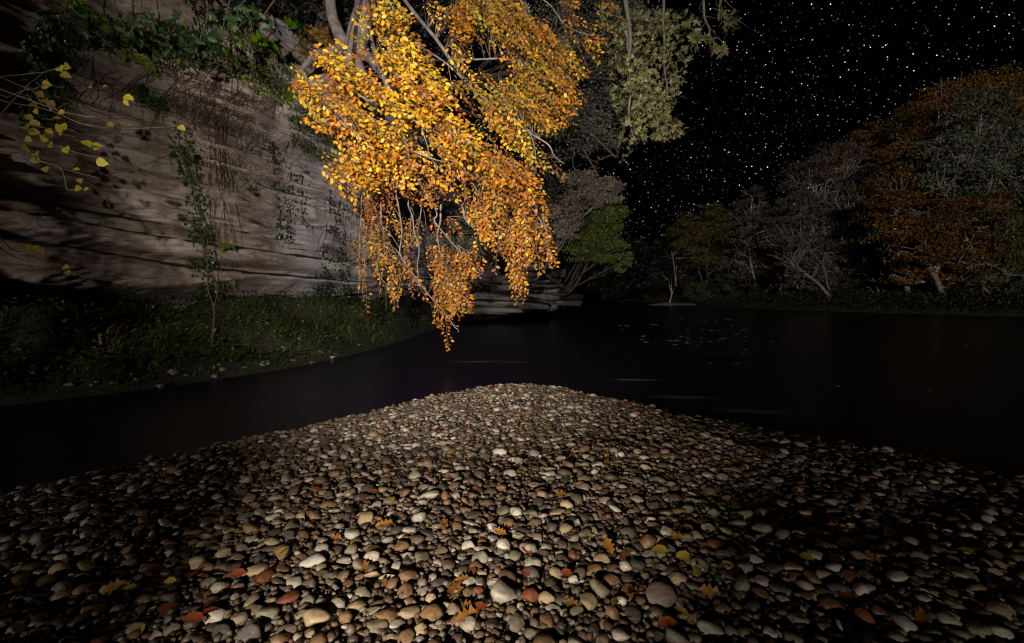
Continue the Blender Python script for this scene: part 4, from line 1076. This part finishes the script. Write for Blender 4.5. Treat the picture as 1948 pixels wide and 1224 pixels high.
tree('far_tree', 'dark olive domed tree at the bend of the river', fb(1340, 70), [(1340, 425, 70, 42), (1310, 450, 70, 36), (1380, 440, 69, 36), (1340, 480, 69, 44), (1380, 500, 67, 40)], .36, 11000, M['far_olive'], M['dark_bark'], .35, .13, 5, .06, RB)
tree('far_tree', 'low dark tree with a thin pale stem at the river bend', fb(1280, 72), [(1285, 500, 72, 30), (1250, 520, 76, 30), (1300, 530, 70, 26)], .34, 4500, M['far_black'], M['grey_bark'], .18, .14, 5, .05, RB)
# undergrowth of the far bank
for i, (px, py, d, r, mt) in enumerate([(1330, 555, 64, 24, 'far_green'), (1385, 545, 60, 28, 'far_green'), (1440, 540, 55, 30, 'far_green'), (1490, 545, 50, 28, 'far_olive'), (1540, 550, 47, 26, 'far_green'), (1600, 548, 44.5, 28, 'far_green'), (1650, 535, 43, 34, 'far_green'), (1700, 548, 41, 28, 'far_green'), (1750, 540, 39, 32, 'far_green'), (1800, 560, 36.5, 24, 'far_olive'), (1850, 552, 35, 30, 'far_green'), (1900, 560, 33.5, 30, 'far_green'), (1950, 550, 32, 40, 'far_green')]):
    near = ['the river bend', 'the gravel bar', 'the slim reddish tree', 'the grey brown tree', 'the fallen pale trunk', 'the large brown tree', 'the bare leaning poles', 'the broken snag', 'the leaning orange tree', 'the orange leaves', 'the orange and olive trees', 'the olive grey tree', 'the edge of the wood'][i]
    tree('far_shrub', f'low dark green bush on the far bank below {near}', fb(px, d), [(px, py, d, r), (px + r * .7, py + 6, d, r * .7)], .24, 2200, M[mt], M['dark_bark'], .06, .16, 3, .035, 'bushes along the far bank', cat='bush')
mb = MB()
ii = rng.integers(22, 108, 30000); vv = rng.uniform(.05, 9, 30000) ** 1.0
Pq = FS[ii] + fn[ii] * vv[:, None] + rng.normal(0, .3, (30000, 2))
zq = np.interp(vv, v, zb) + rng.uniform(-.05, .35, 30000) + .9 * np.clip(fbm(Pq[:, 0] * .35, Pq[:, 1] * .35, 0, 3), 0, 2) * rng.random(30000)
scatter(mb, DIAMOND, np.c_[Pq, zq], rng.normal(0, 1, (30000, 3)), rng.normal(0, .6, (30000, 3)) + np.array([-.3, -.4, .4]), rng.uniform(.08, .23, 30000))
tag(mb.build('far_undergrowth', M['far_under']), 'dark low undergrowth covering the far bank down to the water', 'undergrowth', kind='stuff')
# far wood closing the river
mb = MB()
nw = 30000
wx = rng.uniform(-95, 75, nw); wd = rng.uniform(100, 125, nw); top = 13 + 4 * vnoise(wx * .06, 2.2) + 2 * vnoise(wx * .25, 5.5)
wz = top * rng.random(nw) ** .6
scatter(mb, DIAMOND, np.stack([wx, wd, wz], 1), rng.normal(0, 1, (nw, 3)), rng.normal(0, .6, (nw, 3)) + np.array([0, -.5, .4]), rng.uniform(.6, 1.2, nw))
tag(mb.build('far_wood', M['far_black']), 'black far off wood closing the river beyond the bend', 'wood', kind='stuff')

# bare trunks and poles on the far bank
def bare(name, label, pts, r0, forks, cat='dead tree', group='bare trunks on the far bank'):
    P = wiggle(spline([wpt(*p) for p in pts], 20), .25)
    root = empty(name, tuple(P[0])); tag(root, label, cat, group)
    b_ = MB(); tube(b_, P, np.linspace(r0, r0 * .4, 20), 6); b_.build('trunk', M['bare_bark'], root)
    for k in range(forks):
        j = rng.integers(8, 20); sg = rng.choice([-1, 1])
        ln = rng.uniform(.8, 2.8); T = nrm(P[-1] - P[0])
        e_ = P[j] + (nrm(T * .5 + np.array([sg * .7, rng.normal(-.2, .3), rng.uniform(0, .6)]))) * ln
        b_ = MB(); BP = wiggle(spline([P[j], .5 * (P[j] + e_) + rng.normal(0, .2, 3), e_], 12), .35); tube(b_, BP, np.linspace(r0 * .38, r0 * .1, 12), 4)
        for kk in (4, 7, 9):
            e2 = BP[kk] + nrm(T * .4 + rng.normal(0, .7, 3)) * ln * .45
            tube(b_, wiggle(spline([BP[kk], .5 * (BP[kk] + e2), e2], 7), .15), np.linspace(r0 * .16, r0 * .06, 7), 3)
        b_.build('branch', M['bare_bark'], root)
bare('fallen_tree', 'pale bare tree toppled towards the water on the far bank', [(1600, 586, 43), (1562, 545, 42.5), (1520, 512, 42), (1495, 492, 42)], .20, 12)
bare('leaning_pole', 'straight thin bare stem beside the toppled pale tree', [(1588, 575, 44), (1575, 530, 44), (1566, 490, 44)], .09, 3)
bare('bare_tree', 'bare pale branched tree against the orange leaves of the far bank', [(1690, 520, 40), (1675, 455, 40), (1668, 400, 40), (1650, 385, 40)], .13, 14)
bare('broken_snag', 'short broken trunk stump lit pale yellow on the far bank', [(1728, 560, 38.5), (1712, 530, 38.5), (1704, 508, 38.5)], .22, 1)
bare('dead_tree', 'thick leaning trunk running up into the orange tree', [(1795, 562, 35.5), (1770, 515, 35.5), (1745, 470, 35.8), (1730, 440, 36)], .22, 4)
bare('leaning_pole', 'dark leaning pole beside the broken snag with two whips', [(1682, 588, 40), (1668, 555, 40), (1660, 530, 40)], .13, 2)
bare('leaning_pole', 'thin slanting whip crossing the pole by the broken snag', [(1700, 590, 39.5), (1685, 555, 39.5), (1672, 530, 39.5)], .06, 1)
bare('leaning_pole', 'slender steep stem left of the leaning orange trunk', [(1778, 572, 36.5), (1766, 535, 36.5), (1758, 505, 36.5)], .08, 2)
bare('leaning_pole', 'thin pale stem at the dark river bend', [(1287, 545, 66), (1282, 500, 66), (1278, 478, 66)], .10, 3)
bare('bare_tree', 'slim bare tree by the gravel bar with crooked top', [(1440, 545, 54), (1425, 505, 54), (1420, 470, 54), (1408, 455, 54)], .14, 8)

# ================================================================== CLIFF VEGETATION
def hang_path(pts, n=24, lift=.05):
    """a path laid over the cliff face, given in photo pixels"""
    q = spline([(x, y, 0) for x, y in pts], n)
    out, nn = [], []
    for x, y, _ in q:
        p, n_ = hit(x, y); out.append(p + n_ * lift); nn.append(n_)
    return np.array(out), np.array(nn)
def smooth_path(P):
    Q = P.copy()
    for _ in range(3): Q[1:-1] = .25 * Q[:-2] + .5 * Q[1:-1] + .25 * Q[2:]
    return Q
def ivy(label, strands, leaf_size, per, width):
    root = None; P_, T_, N_, S_ = [], [], [], []
    stems = []
    for pts in strands:
        P, nn = hang_path(pts, 26, .06); P = smooth_path(P); stems.append((P, nn))
        k = rng.integers(0, 26, per); jit = rng.normal(0, width, (per, 3)); jit -= (jit * nn[k]).sum(1, keepdims=True) * nn[k] * .6
        c = P[k] + jit; P_.append(c + nn[k] * rng.uniform(0, .07, (per, 1)))
        T_.append(np.array([0, 0, -1.0]) + rng.normal(0, .5, (per, 3))); N_.append(nn[k] + rng.normal(0, .35, (per, 3)) + np.array([0, 0, .3])); S_.append(leaf_size * rng.uniform(.6, 1.25, per))
    root = empty('ivy', tuple(stems[0][0][0])); tag(root, label, 'ivy', 'ivy trailing down the cliff')
    for P, nn in stems:
        b_ = MB(); tube(b_, wiggle(P, .06), np.linspace(.016, .006, len(P)), 5)
        for k in range(3, 24, 2):
            e_ = P[k] + np.array([rng.normal(0, .16), rng.normal(0, .1), -rng.uniform(.1, .4)]) + nn[k] * .02
            tube(b_, spline([P[k], .5 * (P[k] + e_) + rng.normal(0, .03, 3), e_], 6), np.linspace(.006, .002, 6), 3)
        b_.build('stem', M['root'], root)
    leaves(root, IVY, np.concatenate(P_), np.concatenate(T_), np.concatenate(N_), np.concatenate(S_), np.zeros(sum(map(len, P_)), int), [M['ivy']])
ivy('long dark ivy curtain trailing the full height of the cliff', [[(345, 235), (355, 300), (372, 380), (380, 450), (385, 560)], [(325, 280), (350, 320), (368, 400), (375, 480), (378, 570)], [(372, 430), (386, 480), (392, 530), (398, 575)]], .095, 330, .13)
ivy('short ivy strand hanging over pale stone, longest of three', [[(517, 265), (520, 330), (528, 400), (530, 462)]], .10, 170, .09)
ivy('ivy strand between two others on the pale stone', [[(552, 325), (548, 380), (546, 430), (545, 458)]], .10, 130, .10)
ivy('wispy ivy strand closest to the golden leaves', [[(575, 325), (572, 370), (574, 410), (600, 430)]], .10, 70, .10)
ivy('thin ivy trailing beside the lilac grey rock corner', [[(625, 365), (632, 400), (640, 450), (650, 480)], [(645, 380), (640, 420), (622, 440)]], .09, 70, .10)
ivy('dark ivy bush at the foot of the sandstone corner', [[(612, 480), (620, 520), (625, 560)], [(640, 490), (650, 530), (660, 570)], [(600, 520), (610, 560), (615, 590)]], .10, 220, .16)
ivy('sparse ivy sprigs on the sandstone between the roots', [[(400, 270), (420, 330), (440, 350)], [(440, 300), (470, 350), (480, 370)]], .085, 50, .12)

def vines(label, n, x0, x1, y0, y1, l0, l1, rad, mat, spreadx=10, name='hanging_roots'):
    p0, _ = hit((x0 + x1) / 2, y0); root = empty(name, tuple(p0)); tag(root, label, 'roots', 'bare roots hanging on the cliff')
    b_ = MB()
    for i in range(n):
        x = rng.uniform(x0, x1); y = rng.uniform(y0, y1); L = rng.uniform(l0, l1)
        P, nn = hang_path([(x, y), (x + rng.normal(0, spreadx), y + L * .35), (x + rng.normal(0, spreadx * 1.6), y + L * .7), (x + rng.normal(0, spreadx * 2), y + L)], 14, rng.uniform(.03, .12))
        tube(b_, wiggle(smooth_path(P), .14), np.linspace(rad * rng.uniform(.5, 1.3), rad * .25, 14), 3)
    o = b_.build('root_strands', mat, root); o['kind'] = 'stuff'
vines('dense tangle of brown bare roots hanging below the cliff top ferns', 170, 325, 520, 95, 190, 40, 170, .009, M['root'], 30)
vines('long thin brown root stems running down beside the ivy curtain', 22, 385, 430, 180, 260, 160, 330, .012, M['root'], 8)
vines('fine spray of hair thin roots over the pale stone', 60, 420, 560, 220, 330, 50, 130, .008, M['root'], 22)
vines('thin bare roots creeping across the dark upper cliff', 40, 160, 350, 60, 160, 60, 150, .010, M['root'], 36)
vines('dark strands hanging over the lilac grey rock corner', 46, 610, 720, 330, 400, 80, 190, .011, M['root'], 12)
# pale thin stem reaching from the ivy down to the bank
root = empty('climbing_plant', tuple(hit(393, 450)[0])); tag(root, 'thin pale crooked stem dropping from the ivy to the grassy bank', 'climber')
b_ = MB(); tube(b_, spline([wpt(395, 455, 9.5), wpt(394, 500, 9.2), wpt(396, 550, 8.9), wpt(407, 590, 8.6), wpt(404, 640, 8.3), wpt(402, 694, 8.0)], 40), np.linspace(.007, .014, 40), 6)
tube(b_, spline([wpt(406, 585, 8.6), wpt(412, 560, 8.7), wpt(406, 520, 8.9)], 10), np.linspace(.010, .004, 10), 4)
b_.build('stalk', M['root'], root)

# ferns and herbs of the cliff top
def fern(label, px, py, n, size, mat='fern', d_off=.38, spread=1.0):
    p, n_ = hit(px, py); p = p + n_ * d_off
    root = empty('fern', tuple(p)); tag(root, label, 'fern', 'ferns on the cliff')
    for i in range(n):
        a = rng.uniform(-1.3, 1.3) * spread
        side = nrm(np.cross(n_, (0, 0, 1)))
        d = nrm(n_ * rng.uniform(.5, 1) + side * math.sin(a) * 1.2 + np.array([0, 0, .25]))
        L = size * rng.uniform(.7, 1.15)
        P = spline([p, p + d * L * .5 + np.array([0, 0, .02]), p + d * L * .9 + np.array([0, 0, -.55 * L])], 13)
        b_ = MB(); tube(b_, P, np.linspace(.006, .002, 13), 3)
        T = nrm(np.gradient(P, axis=0)); sd = nrm(np.cross(T, n_ + np.array([0, 0, .6])))
        u = np.linspace(0, 1, 13); ln = L * .26 * np.sin(np.pi * np.clip(u * .86 + .12, 0, 1)) + .01
        for sg in (-1, 1):
            scatter(b_, ovate(.22, .02, .12), P[1:], sd[1:] * sg + T[1:] * .55, np.cross(T[1:], sd[1:] * sg) * sg + rng.normal(0, .25, (12, 3)), ln[1:])
        b_.build('frond', M[mat], root)
for lab, px, py, n, s, mt in [
    ('bright green fern tuft above the bare pale rock slash', 532, 62, 9, .55, 'fern'), ('vivid lime green fern on the shaded cliff brow', 496, 138, 9, .50, 'fern'),
    ('green fern spray nearest the pale speckled rock', 545, 150, 6, .50, 'fern'), ('yellow green fern over the root tangle', 470, 96, 9, .55, 'fern'),
    ('yellowish drooping fern at the top of the root tangle', 448, 130, 7, .45, 'herb'), ('dull green herb clump above the root tangle', 430, 100, 8, .45, 'herb'),
    ('dark fern hanging at the shaded cliff top', 345, 80, 7, .55, 'oak_green'), ('dark herb clump beside the bare pinkish rock', 232, 105, 6, .45, 'herb'),
    ('dim green fern high on the dark cliff corner', 130, 60, 7, .6, 'fern'), ('dim fern among creeping roots on the upper cliff', 265, 140, 6, .5, 'oak_green'),
    ('small bright plant growing out of the ivy curtain', 405, 480, 7, .35, 'herb'), ('small yellow green plant beside the ivy curtain', 425, 500, 5, .3, 'herb')]:
    fern(lab, px, py, n, s, mt)

def drape(name, label, poly, n, size, mats, w, shape=OVATE, lift=(0.02, .28), cat='plant', dirv=(0.3, 0, -1), stems=0, parts=0):
    c, _ = hit(*np.mean(poly, 0)); root = empty(name, tuple(c)); tag(root, label, cat)
    P, T, N = [], [], []
    for x, y in sample_poly(poly, n):
        p, n_ = hit(x, y); P.append(p + n_ * rng.uniform(*lift)); T.append(np.array(dirv) + rng.normal(0, .5, 3)); N.append(n_ + rng.normal(0, .45, 3) + np.array([0, 0, .3]))
    leaves(root, shape, P, T, N, size * rng.uniform(.6, 1.3, n), rng.choice(len(mats), n, p=w), mats, parts)
    if stems:
        b_ = MB()
        for x, y in sample_poly(poly, stems):
            Pt, nn = hang_path([(x, y), (x + 14, y + 16), (x + 24, y + 40)], 8, .15); tube(b_, wiggle(Pt, .1), np.linspace(.008, .003, 8), 3)
        o = b_.build('stems', M['root'], root); o['kind'] = 'stuff'
drape('bilberry_cushion', 'dark cushion of tiny glossy leaves below the golden beech boughs', [(545, 205), (600, 200), (650, 275), (640, 325), (590, 285), (550, 260)], 2600, .055, [M['herb'], M['ivy']], [.45, .55], stems=50)
drape('cliff_top_herbs', 'mixed green herbs fringing the cliff brow above the root tangle', [(385, 60), (480, 60), (560, 120), (560, 180), (520, 195), (470, 160), (400, 130)], 2200, .07, [M['herb'], M['fern'], M['oak_green']], [.6, .15, .25], stems=50)
drape('dead_bracken', 'brown dead bracken litter on the brow beside the beech roots', [(560, 60), (620, 60), (640, 130), (600, 135), (560, 100)], 900, .075, [M['beech_brown'], M['beech_orange'], M['herb']], [.6, .2, .2], stems=40)
drape('dark_brow_scrub', 'dark leafy scrub along the shaded cliff top', [(60, 40), (400, 40), (420, 100), (370, 130), (300, 120), (250, 90), (180, 80), (90, 110)], 2400, .10, [M['oak_green'], M['herb'], M['ivy']], [.55, .12, .33], stems=60, cat='scrub')
drape('dark_brow_scrub', 'dark scrub on the cliff corner with the yellow sapling before it', [(36, 60), (110, 60), (130, 180), (60, 240), (36, 240)], 900, .10, [M['ivy'], M['oak_green']], [.7, .3], stems=30, cat='scrub')
drape('dark_ledge_plants', 'dark mossy plants along the undercut at the cliff foot', [(36, 560), (640, 545), (660, 600), (400, 600), (36, 600)], 1500, .06, [M['ivy'], M['herb']], [.7, .3], cat='scrub')

# oak sprays reaching down from above the frame over the cliff top
oak2 = empty('young_oak', (-10.2, 11.0, 8.6)); tag(oak2, 'young oak on the cliff top with dark green lobed leaves', 'tree')
b_ = MB(); tube(b_, wiggle(spline([(-10.2, 11.0, 7.6), (-9.6, 10.4, 9.4), (-8.4, 9.4, 10.4)], 16), .2), np.linspace(.12, .07, 16), 7); b_.build('trunk', M['oak_bark'], oak2)
ends = [(120, 40, 8.0), (235, 50, 7.8), (330, 60, 7.6), (380, 85, 7.5), (425, 50, 7.5), (500, 40, 7.6), (455, 40, 7.6), (265, 45, 7.8), (175, 42, 8)]
PP, TT, NN, SS = [], [], [], []
for x, y, d in ends:
    P = wiggle(spline([(-8.4, 9.4, 10.4), wpt(x - 10, y - 130, d + .6), wpt(x, y, d)], 16), .15); q_ = MB(); tube(q_, P, np.linspace(.03, .007, 16), 5); q_.build('branch', M['root'], oak2)
    r_ = rosettes([(x - 28, y - 26), (x + 28, y - 26), (x + 24, y + 24), (x - 20, y + 20)], 6, (d - .3, d + .3), .13, (4, 7), .5)
    PP.append(r_[0]); TT.append(r_[1]); NN.append(r_[2]); SS.append(r_[3])
leaves(oak2, LOBED, np.concatenate(PP), np.concatenate(TT), np.concatenate(NN), np.concatenate(SS), np.zeros(sum(map(len, PP)), int), [M['oak_green']], 160)

# ================================================================== yellow sapling reaching in at the left edge
sap = empty('hazel_sapling', (-6.35, 4.2, .75)); tag(sap, 'sapling with sparse big yellow leaves reaching in front of the cliff', 'sapling')
b_ = MB()
stem = spline([(-6.35, 4.2, .45), (-6.2, 4.3, 1.6), (-5.9, 4.4, 3.0), (-5.5, 4.5, 4.2)], 24)
tube(b_, wiggle(stem, .08), np.linspace(.02, .008, 24), 7); b_.build('stem', M['root'], sap)
sprays = [((10, 150), (60, 140), (100, 130), (118, 128)), ((10, 215), (50, 165), (98, 132)), ((20, 185), (70, 175), (120, 168)), ((20, 195), (110, 215), (170, 240), (340, 240)), ((110, 215), (200, 232), (260, 238)),
          ((10, 240), (60, 265), (120, 275), (185, 300)), ((0, 290), (50, 290), (110, 320), (190, 340)), ((0, 230), (60, 240), (110, 250), (145, 262)), ((0, 440), (30, 470), (75, 470)), ((110, 320), (135, 360), (145, 365)), ((60, 175), (80, 195), (95, 205), (130, 195)), ((0, 470), (60, 500), (125, 508))]
for sp in sprays:
    d = 4.6; P = spline([(x, y, 0) for x, y in sp], 16); P = np.array([wpt(x, y, d + .25 * math.sin(x * .03)) for x, y, _ in P])
    j = np.argmin(np.linalg.norm(stem - P[0], axis=1)); P = np.vstack([spline([stem[j], .5 * (stem[j] + P[0]), P[0]], 5)[:-1], P])
    q_ = MB(); tube(q_, wiggle(P, .05), np.linspace(.007, .002, len(P)), 5); q_.build('branch', M['root'], sap)
leaf_px = [(112, 128, 26), (122, 125, 22), (116, 140, 24), (80, 163, 28), (166, 171, 24), (193, 168, 22), (236, 183, 24), (236, 190, 16), (78, 190, 24), (92, 192, 22), (58, 196, 22), (70, 175, 20), (66, 208, 16), (112, 213, 18), (58, 230, 22), (80, 228, 22), (100, 225, 20), (118, 236, 22), (105, 240, 22), (45, 240, 26), (55, 250, 24), (42, 275, 22), (76, 262, 22), (110, 252, 22), (95, 272, 22), (115, 276, 26), (125, 280, 24), (160, 268, 26), (170, 274, 30), (178, 282, 24), (183, 307, 26), (66, 292, 24), (70, 305, 22), (86, 318, 20), (60, 300, 18), (140, 322, 18), (143, 358, 20), (160, 362, 16), (62, 470, 26), (48, 468, 22), (120, 508, 20), (128, 515, 16), (340, 240, 20), (205, 234, 18), (48, 262, 20), (88, 246, 18), (50, 218, 20), (150, 340, 16), (100, 205, 16)]
lm = []
PP, TT, NN, SS = [], [], [], []
for x, y, w_ in leaf_px:
    d = 4.6 + .25 * math.sin(x * .03); P0 = wpt(x, y, d - .03); a = rng.uniform(-.9, .5)
    PP.append(P0); TT.append((math.cos(a), rng.normal(-.2, .3), math.sin(a) - .3)); NN.append(np.array([0, -1, .35]) + rng.normal(0, .4, 3)); SS.append(w_ / FPX * d * .76)
leaves(sap, BROAD, PP, TT, NN, SS, np.zeros(len(PP), int), [M['sapling_leaf']], len(PP))

# ================================================================== GRASS and plants of the left bank
def on_bank(poly, n):
    out = []
    for x, y in sample_poly(poly, n):
        p, n_ = hit(x, y, BANKT, None)
        if p is not None: out.append(p)
    return np.array(out)
def hit_bank(px, py):
    d = nrm(wpt(px, py, 1.0) - CAM); r = BANKT.ray_cast(Vector(CAM), Vector(d), 60)
    return None if r[0] is None else np.array(r[0])
def blades(mb, base, h, lean, m=0):
    k = len(base); w_ = h * .045
    a = rng.uniform(0, 6.28, k); sd = np.stack([np.cos(a), np.sin(a), 0 * a], 1) * w_[:, None]
    L = nrm(lean); mid = base + np.array([0, 0, 1.0]) * (h * .55)[:, None] + L * (h * .18)[:, None]
    tip = base + np.array([0, 0, 1.0]) * (h * .75)[:, None] + L * (h * .65)[:, None]
    V = np.stack([base - sd, base + sd, mid + sd * .7, mid - sd * .7, tip], 1)
    F = np.array([(0, 1, 2), (0, 2, 3), (3, 2, 4)])[None] + (np.arange(k) * 5)[:, None, None]
    mb.add(V.reshape(-1, 3), F.reshape(-1, 3), m)
ns = 22000
si = rng.integers(20, 300, ns); vi = rng.uniform(.015, 1.0, ns)
B0 = SH[si] * (1 - vi[:, None]) + FT[si] * vi[:, None] + rng.normal(0, .12, (ns, 2))
dens = vnoise(B0[:, 0] * .8, B0[:, 1] * .8, 4.0) > -.45
B0 = B0[dens]
zz_ = np.array([drop(x, y, BANKT, 3.0) or 0.0 for x, y in B0]); kk = zz_ > .02 + .10 * np.clip(vnoise(B0[:, 0] * 1.3, B0[:, 1] * 1.3, 6.0), -.2, 1)
B3 = np.c_[B0, zz_][kk]
mb = MB(); h = rng.uniform(.05, .18, len(B3)) * (1 + .9 * vnoise(B3[:, 0], B3[:, 1], 9))
blades(mb, B3, h, np.array([.7, -.25, -.15]) + rng.normal(0, .45, B3.shape))
tag(mb.build('bank_grass', M['grass']), 'dark green grass covering the bank below the sandstone cliff', 'grass', kind='stuff')
# broad leaved ground plants
mb = MB(); k = rng.integers(0, len(B3), 5200)
scatter(mb, OVATE, B3[k] + np.c_[rng.normal(0, .05, (5200, 2)), rng.uniform(.03, .2, 5200)], rng.normal(0, 1, (5200, 3)) * np.array([1, 1, .4]), np.array([.2, -.4, 1]) + rng.normal(0, .4, (5200, 3)), rng.uniform(.04, .10, 5200))
tag(mb.build('bank_herbs', M['grass']), 'low dark leafy ground cover on the bank below the cliff', 'ground cover', kind='stuff')
def tussock(label, px, py, n, size, mat, bias=(.5, -.3, 0)):
    p = hit_bank(px, py)
    if p is None: return
    b_ = MB(); ba = p + np.c_[rng.normal(0, size * .12, (n, 2)), np.zeros(n)]
    blades(b_, ba, rng.uniform(.5, 1.1, n) * size, np.array(bias) + rng.normal(0, .5, (n, 3)))
    o = b_.build('grass_tussock', M[mat], origin=p); tag(o, label, 'grass tuft', 'tussocks on the left bank')
tussock('pale dry drooping grass tussock on the dark bank', 205, 655, 90, .42, 'dry_grass', (1.3, -.2, -.6))
for i, (px, py) in enumerate([(445, 610), (520, 640), (600, 625), (690, 610), (740, 590), (790, 600), (470, 660), (640, 640), (560, 600)]):
    near = ['beside the hanging pale stem', 'above the river margin stones', 'below the ivy bush', 'below the dark root strands', 'under the orange beech tail', 'farthest along the grassy bank', 'over the bare river margin', 'on the lit bank slope', 'under the sandstone corner'][i]
    tussock(f'green grass tussock {near}', px, py, 60, .26, 'grass')
for i, (px, py) in enumerate([(300, 690), (230, 700), (370, 680), (150, 690), (430, 690)]):
    p = hit_bank(px, py)
    if p is None: continue
    near = ['by the pale dry tussock', 'at the shaded water edge', 'at the foot of the hanging stem', 'in the dark corner of the bank', 'by the bare river margin'][i]
    root = empty('bank_fern', tuple(p)); tag(root, f'spreading dull green fern {near}', 'fern', 'ferns at the foot of the bank')
    for f_ in range(9):
        a = f_ * .7 + rng.normal(0, .2); d = np.array([math.cos(a), math.sin(a), .5]); L = rng.uniform(.35, .6)
        P = spline([p, p + d * L * .6, p + d * L + np.array([0, 0, -.35 * L])], 11); b_ = MB(); tube(b_, P, np.linspace(.006, .002, 11), 3)
        T = nrm(np.gradient(P, axis=0)); sd = nrm(np.cross(T, (0, 0, 1.0))); u = np.linspace(0, 1, 11); ln = L * .26 * np.sin(np.pi * np.clip(u * .86 + .12, 0, 1)) + .01
        for sg in (-1, 1): scatter(b_, ovate(.2, .02, .1), P[1:], sd[1:] * sg + T[1:] * .5, np.cross(T[1:], sd[1:] * sg) * sg, ln[1:])
        b_.build('frond', M['grass'], root)
# small stones along the left water edge
for i in range(26):
    j = rng.integers(90, 230); p2 = SH[j] + rng.normal(0, .10, 2) + (FT[j] - SH[j]) * .03
    z = drop(p2[0], p2[1], BANKT, 3.0) or 0.0
    a = rng.uniform(.03, .08); kd = kinds[rng.choice([2, 5, 5, 3])]; key = (i % 16, kd)
    if key not in smesh:
        b_ = MB(); b_.add(*BIG[key[0]]); smesh[key] = b_.mesh('cobble', M['stone ' + kd])
    o = link(bpy.data.objects.new('cobble', smesh[key])); Mx = Matrix.Rotation(rng.uniform(0, 6), 4, 'Z') @ Matrix.Diagonal((a, a * .75, a * .5, 1)); Mx.translation = (p2[0], p2[1], max(z, -.02) + a * .2); o.matrix_world = Mx
    tag(o, f'{kd} wet stone at the water margin below the grassy bank', 'stone', f'{kd} stones along the left water margin')
